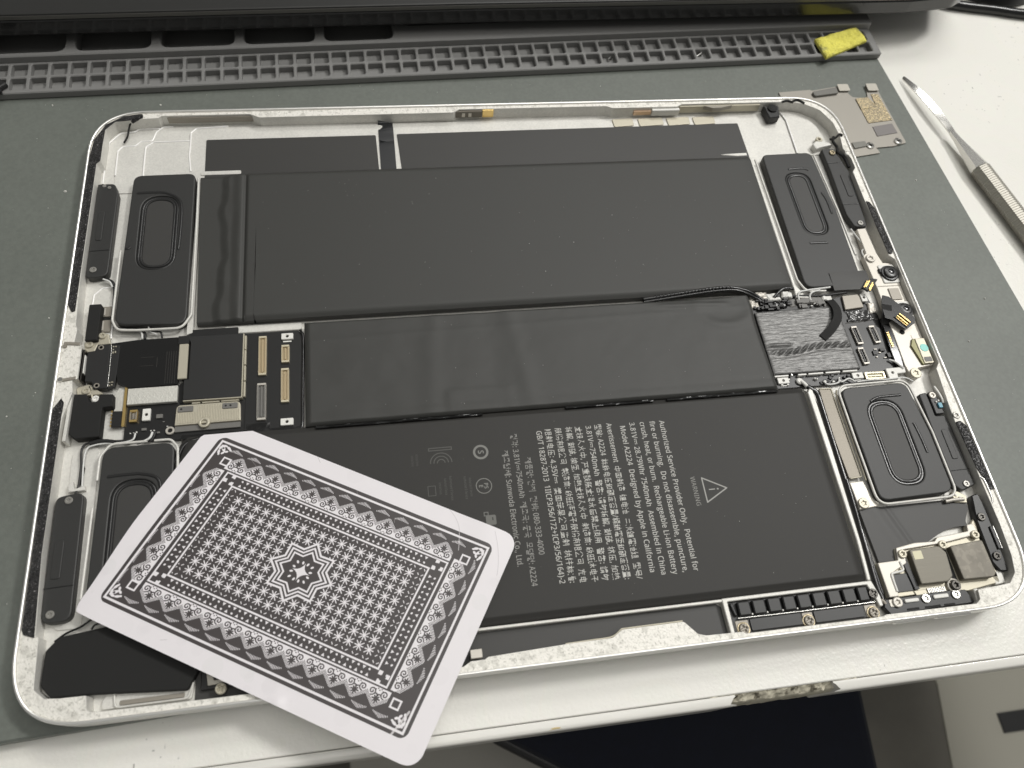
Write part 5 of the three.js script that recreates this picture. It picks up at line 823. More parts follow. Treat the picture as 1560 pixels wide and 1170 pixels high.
add('contact_plate', block(-115.7, -19.2, -112.9, -15.9, 1.4, 2.0, 0.1, 0.1), M.taupe, tab); add('contact_plate', block(-115.7, -14.8, -112.9, -11, 1.4, 2.0, 0.1, 0.1), M.taupe, tab); add('contact_spring', block(-114.9, -18.6, -114.5, -16.2, 2, 2.25, 0.1, 0.06), M.bracket, tab); add('contact_spring', block(-115, -14.4, -114.6, -11.4, 2, 2.25, 0.1, 0.06), M.bracket, tab); add('dark_gap', block(-115.7, -15.8, -112.9, -14.9, 1.3, 1.6, 0, 0), M.foam, tab);
add('vibration_module', slab([[-119.1, 8.6, 0.3], [-116.1, 8.8, 0.3], [-115.2, 11.2, 0.8], [-113.1, 11.2, 0.8], [-112.7, 9.1, 0.3], [-109.5, 9.3, 0.3], [-109.3, 12.9, 0.3], [-111.8, 13, 0.3], [-111.8, 21.2, 0.5], [-117.6, 21.3, 0.3], [-119.2, 19.9, 0.5]], 1.2, 4.0, { b: 0.25, bs: 2 }), M.foam, tab, 'matt black block in the middle of the left side');
for (const [pts, r, m] of [
  [[[-115.6, 2.4, -28.2], [-113.8, 2.4, -27.4], [-112.9, 2.4, -25.4], [-112.5, 2.5, -20], [-112.4, 2.5, -14.6], [-111.2, 2.4, -12], [-108.6, 2.3, -11.3], [-104.9, 2.3, -10.7], [-103.6, 2.3, -9.6], [-103.3, 2.4, -7.6]], 0.36, M.black],
  [[[-116, 2.7, -28], [-114.2, 2.7, -27], [-113.2, 2.7, -25]], 0.26, M.whiteWire], [[[-111.9, 2.7, -13], [-110.6, 2.7, -11.3], [-108.4, 2.7, -10.8], [-105, 2.6, -10.2], [-104.2, 2.6, -9.2], [-104, 2.6, -7.6]], 0.25, M.whiteWire],
  [[[-102.3, 2.6, -11.6], [-101.8, 2.6, -10.2], [-100.4, 2.5, -9.8], [-99.3, 2.5, -9.4], [-98.9, 2.5, -7.7]], 0.26, M.black], [[[-102.6, 2.8, -11.4], [-102.2, 2.7, -9.9], [-101, 2.6, -9.2], [-100.2, 2.6, -8.7]], 0.2, M.whiteWire],
  [[[-103.8, 2.6, 20.5], [-104.4, 2.6, 22], [-107.6, 2.5, 22.2], [-110.8, 2.4, 21.8], [-114, 2.4, 22.0], [-115.7, 2.4, 22.6], [-116.2, 2.4, 24.4], [-115.9, 2.3, 28.2], [-115.9, 2.3, 33], [-116.4, 2.3, 35.4]], 0.3, M.black], [[[-103.4, 2.9, 20.6], [-104, 2.9, 22.4], [-107.6, 2.7, 22.9], [-110.6, 2.5, 22.6], [-113.6, 2.4, 22.9], [-115, 2.4, 23.8], [-115.4, 2.3, 27], [-115.1, 2.2, 34]], 0.22, M.whiteWire],
  [[[-99.3, 2.7, 20.6], [-99.8, 2.9, 22.2], [-101.4, 2.7, 23], [-102.9, 2.5, 23.4]], 0.32, M.whiteWire], [[[-98.7, 2.6, 20.6], [-98.9, 2.6, 21.8], [-99.6, 2.5, 23]], 0.3, M.black],
  [[[-87.3, 3, 23.4], [-90.4, 3.2, 24.6], [-92, 3.1, 27], [-92.9, 2.7, 31], [-93, 2.2, 36]], 0.55, M.gloss], [[[-88, 2.6, 23], [-91.2, 2.6, 24.2], [-92.7, 2.6, 27], [-93.6, 2.4, 31], [-93.8, 2, 36]], 0.4, M.blackWire],
]) add('wire', tube(pts, r, { n: 8 }), m, tab);
add('wire_sleeve', tube([[-114.4, 2.5, 22.3], [-112.4, 2.6, 21.9], [-110.4, 2.6, 22], [-108.2, 2.6, 22.5]], 0.55, { n: 6 }), M.black, tab);
add('dark_wedge', slab([[-116.2, 26.4], [-115.2, 28.6], [-115.6, 33], [-116.3, 33]], 1.3, 1.6, { b: 0.03 }), M.foam, tab);
add('hook', slab([[-118.4, 33.4, 0.4], [-117.4, 31.6, 0.4], [-116.8, 34.2], [-114.4, 33.6], [-114.2, 34.8], [-118, 35]], 1.3, 2.6, { b: 0.15 }), M.alu, tab); screw(-118.6, 3.1, -61.3, { R: 0.6, h: 0.5, kind: 'star', parent: tab }); screw(-117, 3.5, -60.4, { R: 0.5, h: 0.3, kind: 'star', parent: tab });

// ---------------------------------------------------------------- right circuit board under its foil
const boardR = new THREE.Group(); boardR.name = 'logic_board'; boardR.userData.label = 'right logic board under wrinkled silver foil'; tab.add(boardR);
add('board_sheet', slab([[71.5, -9.6], [84, -9.6], [98, -6.8], [101, -7.6], [110.6, -7.8, 0.5], [112, 0], [111.4, 18.4], [106, 21.8], [99, 22], [88, 22], [71.5, 22]], 1.15, 2.1, { b: 0.08 }), M.pcb, boardR);
{ const Q = [[71.9, -3.2], [98.6, -3.9], [99, 18], [71.9, 17.9]];
  add('foil_shield', sheet((u, v) => {
    const x = lerp(lerp(Q[0][0], Q[1][0], u), lerp(Q[3][0], Q[2][0], u), v), z = lerp(lerp(Q[0][1], Q[1][1], u), lerp(Q[3][1], Q[2][1], u), v);
    let y = 3.45 + 0.16 * (fbm(x * 0.25, z * 1.7, 251, 3) - 0.5) + 0.07 * (vnoise(x * 0.9, z * 5, 255) - 0.5);
    const rz = 10.9 - 0.055 * (x - 72) - 0.4 * Math.sin(x * 0.3), w = smooth(71.5, 76, x) * (1 - smooth(97.5, 98.8, x)), d = z - rz;
    const diag = Math.sin((x * 2.5 + d * 3.2)); y += w * Math.exp(-(d * d) / 0.55) * (0.32 + 0.3 * diag); y -= w * 0.22 * Math.exp(-((d - 1.3) ** 2) / 0.4);
    y += 0.32 * Math.exp(-((z - 6.9 - 0.02 * x) ** 2) / 0.18) * smooth(72, 74, x) * (1 - smooth(79, 81.5, x)) - 0.2 * Math.exp(-((z - 8 - 0.02 * x) ** 2) / 0.25) * (1 - smooth(79, 81.5, x));
    const e = Math.min(u, 1 - u, v, 1 - v) * 20; return [x, y - 0.25 * Math.exp(-e * 4), z];
  }, 170, 150, 2.2), M.foil, boardR, 'wrinkled silver foil over the right board');
}
for (const [a, b] of [[71.9, 76.2], [79.2, 81.8], [82.4, 87.1], [87.8, 92.4], [93.2, 97.9]]) add('shield_clip', block(a, 18.25, b, 18.75, 2.1, 3.25, 0.12, 0.08), M.white, boardR);
add('clip_bead', turned([[0, 0], [0.4, 0], [0.45, 0.3], [0.2, 0.55], [0, 0.55]], 12).translate(77.3, 2.8, 18.4), M.steel, boardR);
post(74.4, 19.8, 3.4, 1.9, 2.1, boardR); post(97.7, 20, 3.4, 1.9, 2.1, boardR); for (const x of [74.3, 97.6]) add('post_foot', block(x - 1, 21.1, x + 1, 21.4, 2.1, 2.3, 0.1, 0.04), M.white, boardR);
connector(103.1, 2.1, 20.4, 2.1, 6.2, boardR, { turn: Math.PI / 2 - 0.03, metal: M.paleGold, body: std(0.5, 0.47, 0.34, 0.4, 0.4) });
add('white_bracket', slab([[107, 18.5, 0.3], [113.2, 18.4, 0.5], [113, 20.3, 0.3], [110.2, 20.4], [109.9, 22.2, 0.3], [107.1, 22.2, 0.3]], 2.2, 3.0, { b: 0.15, holes: [ring16(108.8, 20, 0.4).reverse()] }), M.white, boardR);
add('coax_plug', [turned([[0, 0], [0.95, 0], [1, 0.5], [0.7, 0.8], [0, 0.85]], 16).translate(79.4, 2.2, 20.3), tube([[79.6, 2.9, 20.4], [80.3, 2.9, 21.3], [81, 2.7, 22.3]], 0.55, { n: 6 })], M.white, boardR);
add('black_coax', tube([[81, 2.8, 22.2], [81.9, 2.8, 23.2], [83.2, 2.7, 24.4], [83.6, 2.4, 27], [83.6, 2.2, 34], [83.4, 2.2, 45], [83.2, 2.2, 56], [82.8, 2.2, 68], [82.2, 2.3, 79], [82.4, 2.4, 83.6]], 0.75, { n: 12 }), M.gloss, boardR); add('black_coax', tube([[83.5, 2.5, 51], [83.3, 2.5, 57], [83, 2.4, 65], [82.9, 2.4, 74], [82.9, 2.4, 82]], 0.55, { n: 10 }), M.gloss, boardR);
{ const r = rng(61), L1 = [], L2 = [], L3 = [], L4 = []; // the crowded rows of parts above and below the foil
  for (let i = 0; i < 26; i++) L1.push([85 + 11.5 * r(), 19.2 + 2.4 * r(), 0.4 + 0.9 * r(), 0.3 + 0.5 * r(), 0.25 + 0.4 * r()]);
  for (let i = 0; i < 34; i++) L2.push([72.6 + 12 * r(), -9 + 4.8 * r(), 0.5 + 1.5 * r(), 0.4 + 0.9 * r(), 0.4 + 1.1 * r()]);
  for (let i = 0; i < 16; i++) L3.push([86.6 + 10 * r(), -6.6 + 2 * r(), 0.6 + 1.6 * r(), 0.5 + 0.9 * r(), 0.5 + 0.8 * r()]);
  for (let i = 0; i < 18; i++) L4.push([72.6 + 24 * r(), r() < 0.5 ? 19.4 + 2 * r() : -6 + 2 * r(), 0.35 + 0.3 * r(), 0.3 + 0.3 * r(), 0.4 + 0.5 * r()]);
  chips(L1, 2.1, M.black, boardR); chips(L2.slice(0, 17), 2.1, M.black, boardR); chips(L2.slice(17), 2.0, M.blackMetal, boardR); chips(L3, 2.1, M.grey, boardR, 'small_component'); chips(L4, 2.1, M.white, boardR, 'solder_points');
  const crumple = (x0, z0, x1, z1, y, amp, s, mat2, name, label) => add(name, sheet((u, v) => { const x = lerp(x0, x1, u), z = lerp(z0, z1, v), e = Math.min(u, 1 - u, v, 1 - v); return [x + 0.5 * (fbm(x * 0.8, z * 0.8, s + 1, 2) - 0.5), y + amp * (fbm(x * 0.7, z * 0.7, s, 3) - 0.5) * 2 - (e < 0.05 ? 0.3 : 0), z + 0.4 * (fbm(x, z, s + 2, 2) - 0.5)]; }, 26, 16, 1.6), mat2, boardR, label);
  crumple(72.3, -11, 78.2, -8.2, 2.7, 0.7, 261, M.bracket, 'crumpled_tape', 'crumpled pale tape at the upper left of the right board'); crumple(77.4, -9.7, 81.6, -7.2, 3.2, 0.5, 263, M.white, 'crumpled_tape'); crumple(82.6, -10, 85.6, -8, 3.2, 0.6, 264, M.white, 'crumpled_tape'); crumple(71.8, -8.2, 74.6, -5.4, 2.6, 0.6, 265, M.bracket, 'crumpled_tape'); crumple(75.6, -7.8, 83.4, -4.6, 2.5, 0.7, 266, M.gloss, 'crumpled_tape'); crumple(84.4, -8, 86.6, -5, 2.3, 0.3, 268, M.grey, 'crumpled_tape');
  crumple(101.2, -2.3, 110.4, 1.5, 2.6, 0.9, 269, phys(0.06, 0.06, 0.06, 0.15, 0, { clearcoat: 0.8 }), 'resin_blob', 'glossy lump of black resin');
  crumple(95.2, -8.4, 98.4, -6.2, 3.1, 0.35, 271, M.white, 'crumpled_tape'); crumple(109.4, -4.5, 111.6, -1, 2.7, 0.4, 273, M.bracket, 'crumpled_tape');
}
add('dark_module', block(88, -7.4, 95, -5.6, 2.1, 3.1, 0.2, 0.15), M.grey, boardR);
add('torn_black_flap', ribbon([[97.4, 2.6, -6.6], [97.6, 3.6, -4.6], [97.4, 4.6, -1.6], [96.2, 5.0, 1.8], [93.6, 4.6, 4.8], [90.4, 3.7, 7.2]], 2.6, 0.25), M.foam, boardR, 'curled black strip standing over the foil');
add('wire', tube([[87.6, 2.8, -5.9], [87.5, 3.2, -8.2], [88.3, 3.6, -9.4], [91, 3.7, -9.8], [93, 3.7, -10], [97, 3.8, -10.2], [98.6, 3.7, -10.4]], 0.3, { n: 8 }), M.whiteWire, boardR); add('wire', tube([[91.4, 2.8, -6.2], [91.2, 3.2, -7.8], [92.2, 3.6, -9], [95, 3.6, -9.6]], 0.3, { n: 8 }), M.whiteWire, boardR); add('wire', tube([[86, 2.6, -8.6], [90, 3, -8.3], [96, 3, -8], [104, 3, -8.6]], 0.4, { n: 8 }), M.black, boardR); add('wire', tube([[79.6, 3.3, -8.2], [81.5, 3.6, -9.8], [83.6, 3.7, -10.9], [86.6, 3.4, -10.8]], 0.5, { n: 8 }), M.blackWire, boardR);
add('wire', tube([[86.4, 2.8, 21], [87.6, 2.9, 22.2], [90.4, 2.9, 22], [91.4, 3, 21.2]], 0.26, { n: 8 }), M.whiteWire, boardR); add('wire', tube([[91.3, 2.8, 20.6], [92, 2.9, 21.7], [94.4, 3, 20.9], [96, 3, 22]], 0.26, { n: 8 }), M.whiteWire, boardR); add('wire', tube([[96.6, 3, 22.2], [100, 3, 21.9], [106, 3, 22.1], [111.6, 3.1, 22], [114, 3, 23.4]], 0.24, { n: 8 }), M.whiteWire, boardR);
add('grey_bracket', slab([[102, -7.5], [107.6, -7.8], [107.8, -3], [101.4, -2.5]], 2.1, 2.9, { b: 0.15, r: 0.3 }), M.taupe, boardR); post(108.7, -6.2, 1.9, 2.8, 2.6, boardR);
for (const [x, z, l] of [[102.2, 6.6, 6.2], [107.9, 6.7, 6], [101.8, 13.7, 5.6]]) connector(x, 2.15, z, 1.75, l, boardR, { metal: M.bracket, body: M.pcb, turn: 0.05 });
add('board_line', tube([[100.4, 2.2, 1.9], [105, 2.22, 1.7], [111.2, 2.2, 1.2]], 0.1, { n: 4 }), M.grey, boardR);
chips([[106.6, 11.6, 1, 0.3, 0.3], [107.6, 12.8, 0.8, 0.3, 0.3], [106.2, 14.2, 0.5, 0.4, 0.3], [108.8, 14.6, 0.9, 0.3, 0.3], [110.4, 15.6, 0.5, 0.4, 0.3]], 2.15, M.bracket, boardR); chips([[106, 12.8, 1.2, 1.4, 0.4], [108.6, 12, 1.5, 1, 0.6], [110, 14, 1, 1.6, 0.6]], 2.15, M.black, boardR);
add('side_ribbon', ribbon([[112.6, 2.8, 1.5], [112.4, 3.2, 6], [112, 3.2, 12], [112.2, 2.8, 18]], 2.2, 0.2), M.gloss, boardR); add('gold_comb', Array.from({ length: 9 }, (_, i) => block(111.3, 6.7 + i * 0.6, 112, 7.05 + i * 0.6, 3.3, 3.6, 0, 0.03)), M.gold, boardR, null, 'stuff');
add('wire', tube([[112.6, 3.2, 19], [111.4, 3.3, 17.6], [110.6, 3, 16.4], [109.4, 2.7, 15.6]], 0.3, { n: 6 }), M.whiteWire, boardR);

// ---------------------------------------------------------------- front camera carrier on the right side
const carrier = new THREE.Group(); carrier.name = 'camera_carrier'; carrier.userData.label = 'pale metal carrier with two small front cameras'; tab.add(carrier);
add('carrier_plate', slab([[115.4, -32.2, 0.3], [118.5, -32.4, 0.3], [118.8, -22.2, 0.4], [119.6, -18.6], [122.5, -18.2, 0.4], [122.5, 8.4, 0.3], [122.4, 18.6, 0.6], [117, 19.4], [116.9, 22.6, 1.5], [113.9, 22.4, 1], [113.2, 18], [113.6, 5], [114.2, -9], [114, -18.5], [113.8, -21.6, 1.2], [115.2, -22.6]], 1.3, 3.4, { b: 0.15 }), M.bracket, carrier);
add('carrier_groove', block(114.6, -9.9, 122.2, -9.6, 3.4, 3.48, 0.05, 0.02), M.taupe, carrier); add('carrier_groove', block(118.9, 8.2, 119.05, 10, 3.4, 3.47, 0, 0.02), M.taupe, carrier);
screw(115.8, 3.4, -20.3, { R: 1.5, h: 0.6, kind: 'star', mat: M.bracket, parent: carrier }); screw(115.4, 3.4, 21.1, { R: 1.7, h: 0.5, kind: 'star', mat: M.champagne, parent: carrier });
for (const [x, z, r] of [[119.9, -14.1, 2.9], [119.8, -0.3, 2.7]]) {
  add('lens_seat', block(x - 2.8, z - 3.4, x + 2.6, z + 3.4, 3.3, 3.8, 0.5, 0.15), M.white, carrier);
  add('lens_barrel', turned([[0, 2.9], [r, 2.9], [r, 4.0], [r - 0.25, 4.35], [r - 0.7, 4.4], [r - 0.75, 5.0], [r - 1.0, 5.15], [1.0, 5.15], [0.8, 4.9], [0, 4.9]], 32).translate(x, 0, z), M.rubber, carrier);
  add('lens', new THREE.SphereGeometry(0.95, 24, 12, 0, Math.PI * 2, 0, Math.PI / 2).scale(1, 0.45, 1).translate(x, 4.85, z).toNonIndexed(), M.lens, carrier);
  add('barrel_lug', block(x - r - 0.3, z - 2, x - r + 1, z - 0.4, 3, 4.1, 0.3, 0.2), M.rubber, carrier);
}
add('grey_sensor', block(117.5, -8.7, 121, -4.5, 3.4, 3.75, 0.15, 0.08), M.taupe, carrier);
add('projector_body', slab([[118.4, 9.8, 0.3], [122.4, 9.7, 0.4], [122.4, 18.2, 0.4], [118.6, 18.6, 0.4], [117.2, 12, 0.3]], 3.3, 4.0, { b: 0.15 }), std(0.2, 0.19, 0.09, 0.4, 0.3), carrier, 'brass-coloured sensor block with a turquoise spot');
add('projector_top', block(119.1, 9.9, 122.2, 18.4, 3.9, 4.25, 0.4, 0.12), M.champagne, carrier); add('turquoise_window', slab(ring16(120.9, 13.2, 1.3), 4.2, 4.36, { b: 0.05 }), M.teal, carrier); add('grey_window', block(119.5, 16.3, 121.9, 17.9, 4.2, 4.36, 0.15, 0.05), M.grey, carrier);
add('dark_slit', block(122.0, -9, 122.6, 8.6, 1.2, 2.9, 0.1, 0), M.foam, carrier); add('torn_hole', turned([[0, 0], [0.9, 0], [0.9, 0.15], [0, 0.15]], 14).translate(115.4, 3.42, -5.3), M.foam, carrier); add('torn_hole', turned([[0, 0], [0.8, 0], [0.8, 0.15], [0, 0.15]], 14).translate(116.5, 3.42, 7), M.foam, carrier);
// the camera's loose flat cables with gold connectors
const looseFlex = (label, pts, y, gx, gz, gl, turn, tilt) => {
  const f = new THREE.Group(); f.name = 'loose_flat_cable'; f.userData.label = label; tab.add(f);
  add('flat_cable', slab(pts, y, y + 0.22, { r: 0.4, b: 0.06 }), M.gloss, f);
  const rows = []; for (const s of [-1, 1]) { rows.push(block(s * 0.55 - 0.2, -gl / 2, s * 0.55 + 0.2, gl / 2, 0.2, 0.75, 0.1, 0.06)); for (let i = 0; i < 10; i++) rows.push(block(s * 0.95 - 0.22, -gl / 2 + 0.25 + i * gl / 10.4, s * 0.95 + 0.22, -gl / 2 + 0.5 + i * gl / 10.4, 0.2, 0.4, 0, 0.02)); }
  const base = block(-1.35, -gl / 2 - 0.4, 1.35, gl / 2 + 0.4, 0, 0.3, 0.2, 0.06);
  const plug = add('gold_plug', mergeGeometries([mergeGeometries(rows.map(plain)), plain(base)], true), [M.gold, M.black], f); at(plug, gx, y + 0.2, gz, turn);
  return f;
};
looseFlex('black camera cable folded over with a gold connector', [[113.6, -5.6], [115.6, -4.9], [118.4, -1.3], [121.4, 3.2], [120.5, 5], [116.7, 7.1], [113.6, 3.4], [111.6, 2.6], [112, -2]], 4.9, 116.9, 3.7, 4.2, 0.62);
add('cable_fold', ribbon([[112.8, 2, 5], [112.6, 3.4, 3], [112.9, 4.8, 1], [113.8, 5.1, -2]], 3, 0.25), M.foam, tab);
add('flat_cable', sheet((u, v) => [lerp(99.5, 111.9, u), 4.35 + 0.3 * Math.sin(u * 2.6) - 0.5 * v * v + 0.3 * u * v, lerp(-15.3, -9 + 0.6 * u, v)], 24, 14, (p) => p[1] - 0.25), M.cone, tab, 'broad dark flat cable lying across the rear right speaker end');
looseFlex('short black cable end with a gold connector beside the front camera', [[108.4, -8], [110.6, -11], [112.4, -12], [114.6, -11.6], [111, -8.4], [109.4, -7]], 4.7, 110.4, -9.3, 3.2, -0.72);

// ---------------------------------------------------------------- right side: bronze plate, silver plate, dark cover
add('bronze_plate', slab([[84.5, 23.2, 0.1], [88.1, 23.3, 0.3], [88.1, 50.6, 0.3], [84.5, 50.7, 0.2], [84, 36]], 1.5, 2.4, { b: 0.15 }), M.bronze, tab, 'long bronze plate beside the lower battery');
add('plate_rim', polyTube([[84.6, 23.3], [88.2, 23.4], [88.3, 50.6], [84.8, 50.8]], 2.45, 0.2, 0.5, false), M.champagne, tab); add('plate_ridge', tube([[89.4, 3, 24.4], [88.9, 3, 26], [88.9, 3, 40], [88.8, 3, 52]], 0.3, { n: 6 }), M.champagne, tab);
add('silver_plate', slab([[83.9, 52, 0.3], [88, 51.9, 0.6], [88.8, 56.8, 2], [91, 59.2, 0.6], [84.3, 59.8, 0.3]], 1.6, 2.9, { b: 0.18 }), M.bracket, tab); screw(85.8, 2.9, 58.2, { R: 1.5, h: 0.5, kind: 'star', mat: M.champagne, parent: tab });
add('dark_cover', sheet((u, v) => { const x = lerp(84.4 + 0.6 * v, lerp(115.8, 113.6, smooth(0.3, 0.9, v)), u), z = lerp(59.4, lerp(74, 67, smooth(0.15, 0.9, u)), v); const a = x - 92 - 0.35 * (z - 59); return [x, 2.3 + 0.12 * Math.exp(-(a * a) / 0.5) + 0.08 * Math.exp(-((a + 3.6) ** 2) / 3) - 0.06 * Math.exp(-((a + 1.4) ** 2) / 1.6), z]; }, 110, 40, 1.2), M.sheet, tab, 'smooth dark cover with two soft creases');
add('gold_fitting', slab([[112, 57.6, 0.4], [114.2, 57.4, 0.4], [116.4, 59, 0.4], [115.8, 61, 0.4], [112.4, 60.4, 0.3]], 1.8, 2.9, { b: 0.2 }), M.champagne, tab); add('fitting_bar', tube([[109.4, 3, 60], [112, 3.1, 59.8], [115, 3.1, 59.9]], 0.5, { n: 5 }), M.bracket, tab); chips([[113.2, 58.6, 0.5, 0.5, 0.3], [114.2, 59.2, 0.6, 0.4, 0.3]], 2.9, M.white, tab, 'solder_points');

// ---------------------------------------------------------------- rear cameras
const camB = new THREE.Group(); camB.name = 'rear_camera_unit'; camB.userData.label = 'rear camera unit with two square metal cans'; tab.add(camB);
add('camera_bracket', slab([[83.9, 74.3, 0.3], [89.6, 74.2, 0.3], [90.2, 71, 0.5], [95.9, 70.2, 0.3], [101.8, 70.4, 0.3], [102.9, 69.4, 0.3], [112.3, 68.7, 0.3], [112.6, 67, 0.3], [114.4, 66.8, 0.3], [115.8, 65.5], [116.2, 67], [115.3, 70.6, 0.4], [116.4, 79.6, 0.3], [116.2, 82.6], [106.6, 83.8], [92, 83.2], [86.6, 83.3, 0.2], [84, 83.2, 0.2]], 1.6, 2.6, { b: 0.15 }), M.champagne, camB);
add('bracket_rim', slab([[83.9, 74.3, 0.3], [89.7, 74.2, 0.3], [90.3, 71, 0.5], [95.9, 70.2, 0.3], [101.8, 70.4, 0.3], [102.9, 69.4, 0.3], [112.3, 68.7, 0.3], [112.6, 67, 0.3], [114.6, 66.8, 0.2], [115, 69.8, 0.2], [104.4, 71.1, 0.2], [92.2, 71.7, 0.2], [91.8, 75.2, 0.4], [87.2, 77.2, 0.6], [86.6, 83.2, 0.2], [84, 83.2, 0.2]], 2.5, 3.4, { b: 0.2, bs: 2 }), M.bracket, camB);
add('bracket_bead', polyTube([[90, 74.6], [90.3, 77, 0.8], [86.4, 77.4, 0.8], [86.5, 82]], 3.45, 0.32, 0.8, false), M.white, camB);
add('black_flex', block(86.9, 77.6, 91.4, 82.2, 2.5, 2.9, 0.2, 0.1), M.blackMetal, camB); add('black_flex', slab([[90.6, 73.4], [92.2, 73.4], [93, 82], [91.6, 82.2]], 2.5, 3.3, { b: 0.12 }), M.black, camB);
const can = (pts, label, m) => add('camera_can', slab(pts, 1.6, 4.6, { b: 0.25, bs: 2, seg: 5 }), m, camB, label);
can([[93, 72.1, 0.6], [101.6, 71.9, 1.4], [103, 73.8, 0.8], [102.4, 80, 0.8], [100.6, 81.2, 0.6], [93, 81.1, 0.6]], 'left camera can', std(0.17, 0.158, 0.13, 0.5, 0.4, { bumpMap: brushed, bumpScale: 0.00001 }));
const canMap = texture(512, 2.2, (u, v) => { const a = fbm(u * 9, v * 9, 281, 4, 9, 9), b = smooth(0.58, 0.66, fbm(u * 18, v * 18, 283, 3, 18, 18)); const k = 0.43 + (a - 0.5) * 0.1 + b * 0.035; return [k, k * 0.96, k * 0.88]; }, true);
can([[104.7, 72.3, 0.6], [114.4, 71.6, 0.6], [114.6, 80.6, 0.9], [113.6, 81.4, 0.8], [105, 81.2, 0.6]], 'right camera can with fingerprint smears', std(1, 1, 1, 0.48, 0.4, { map: canMap }));
add('pale_label', block(93.6, 72.6, 96.1, 74.8, 4.58, 4.64, 0.2, 0.02), std(0.7, 0.66, 0.46, 0.5), camB);
for (const [x, z] of [[91.3, 72.8], [103.4, 71.6], [113.7, 69.9]]) screw(x, 3.3, z, { R: 1.15, h: 0.7, kind: 'star', mat: M.champagne, parent: camB });
screw(102.6, 3.5, 82.2, { R: 1.3, h: 0.8, kind: 'star', mat: M.darkScrew, parent: camB }); add('screw_surround', slab(ring16(102.6, 82.2, 1.9), 2.5, 3.5, { b: 0.25, bs: 2, holes: [ring16(102.6, 82.2, 1.32).reverse()] }), M.bracket, camB);
add('comb_contacts', Array.from({ length: 11 }, (_, i) => block(95.2 + i * 0.46, 82, 95.45 + i * 0.46, 83.3, 2.6, 3.0, 0, 0.04)), M.steel, camB, null, 'stuff');
add('gold_plate', slab([[91.4, 82.3], [94.8, 82.2], [95, 84], [92, 84.2]], 2.6, 2.9, { b: 0.08 }), M.champagne, camB); add('black_gap', block(103.3, 72.6, 104.5, 81.8, 2.5, 2.8, 0.2, 0.05), M.foam, camB);
const bar = new THREE.Group(); bar.name = 'lower_bar'; bar.userData.label = 'black bar with two white pads below the rear cameras'; tab.add(bar);
add('bar_body', slab([[82.6, 83.6, 0.2], [92, 83.4], [101.4, 83.2], [105.4, 83.5, 0.3], [106.6, 86.9, 0.3], [83, 87.3, 0.4], [81.8, 85.4, 0.3]], 1.5, 3.2, { b: 0.15 }), M.pcb, bar);
add('bar_pad', block(87.6, 84.1, 91.5, 85, 3.1, 3.7, 0.4, 0.15), M.white, bar); add('bar_pad', block(95.7, 83.9, 99.9, 84.9, 3.1, 3.7, 0.4, 0.15), M.white, bar);
screw(85.5, 3.3, 84.6, { R: 1.3, h: 0.6, kind: 'star', mat: M.bracket, parent: bar }); add('bar_clip', block(83.4, 83.7, 86.9, 85.6, 3.1, 3.4, 0.4, 0.1), M.bracket, bar); screw(93.6, 3.15, 84.5, { R: 1.2, kind: 'star', mat: M.steel, parent: bar }); screw(102.1, 3.15, 84.4, { R: 1.2, kind: 'star', mat: M.steel, parent: bar });
for (const [a, b] of [[87.6, 91], [92.6, 97], [98, 101]]) add('bar_notch', block(a, 86.4, b, 86.9, 3.18, 3.3, 0.1, 0.03), M.foam, bar);
add('corner_foil', slab([[114.6, 80.4], [117.8, 79, 0.3], [117.8, 83, 0.3], [114.8, 83.2]], 1.1, 2.6, { b: 0.2 }), M.alu, tab); add('ledge_step', slab([[106.9, 83.8], [108, 83.6], [108.1, 86, 0.6], [106.6, 87, 0.4]], 1.1, 4.2, { b: 0.2 }), M.alu, tab);
add('gap_pin', tube([[81.4, 2.6, 84.2], [82, 2.8, 83.6], [82.6, 2.8, 84.6]], 0.5, { n: 6 }), M.taupe, tab);

// ---------------------------------------------------------------- row of black contact blocks at the front right
const rowG = new THREE.Group(); rowG.name = 'contact_strip'; rowG.userData.label = 'row of black contact blocks at the front right edge'; tab.add(rowG);
add('strip_base', block(41.4, 79.6, 79.6, 87.2, 1.1, 2.3, 0.4, 0.1), M.blackMetal, rowG);
const seps = [43.2, 47.1, 51.1, 55.2, 59.1, 63.2, 67.3, 71.4, 75.5, 78.9];
for (let i = 0; i + 1 < seps.length; i++) add('contact_block', block(seps[i] + 0.35, 79.9 - 0.02 * i, seps[i + 1] - 0.35, 83.3, 2.2, 3.6, 0.35, 0.28), M.black, rowG);
add('contact_block', slab([[41.7, 80], [42.6, 80], [43, 83.2], [42.4, 83]], 2.2, 3.2, { b: 0.2 }), M.black, rowG);
for (let i = 1; i < 9; i++) add('solder_dot', turned([[0, 0], [0.26, 0], [0.22, 0.22], [0, 0.28]], 10).translate(seps[i], 2.7, 83.05), M.white, rowG);
add('strip_wire', tube([[43, 3.0, 83.7], [55, 3.0, 83.85], [66, 3, 83.85], [79.8, 3.0, 83.8]], 0.17, { n: 3 }), M.steel, rowG);
for (const [a, b] of [[46, 59.6], [63, 76.4]]) add('cover_plate', block(a, 84.1, b, 87.0, 2.2, 2.65, 0.4, 0.1), M.blackMetal, rowG); for (const [a, b] of [[42.2, 45.6], [59.9, 62.7], [76.8, 80.2]]) add('cover_plate', block(a, 84.2, b, 87.2, 2.2, 2.5, 0.4, 0.1), M.taupe, rowG);
for (const [x, z, y] of [[44, 86.3, 2.5], [61.2, 86.3, 2.5], [78.7, 86.3, 2.6]]) { screw(x, y, z, { R: 1.25, h: 0.7, mat: M.taupe, parent: rowG, turn: 0.3 }); add('screw_washer', slab(ring16(x, z, 1.7), y - 0.2, y + 0.15, { b: 0.1, holes: [ring16(x, z, 1.28).reverse()] }), M.brass, rowG); }
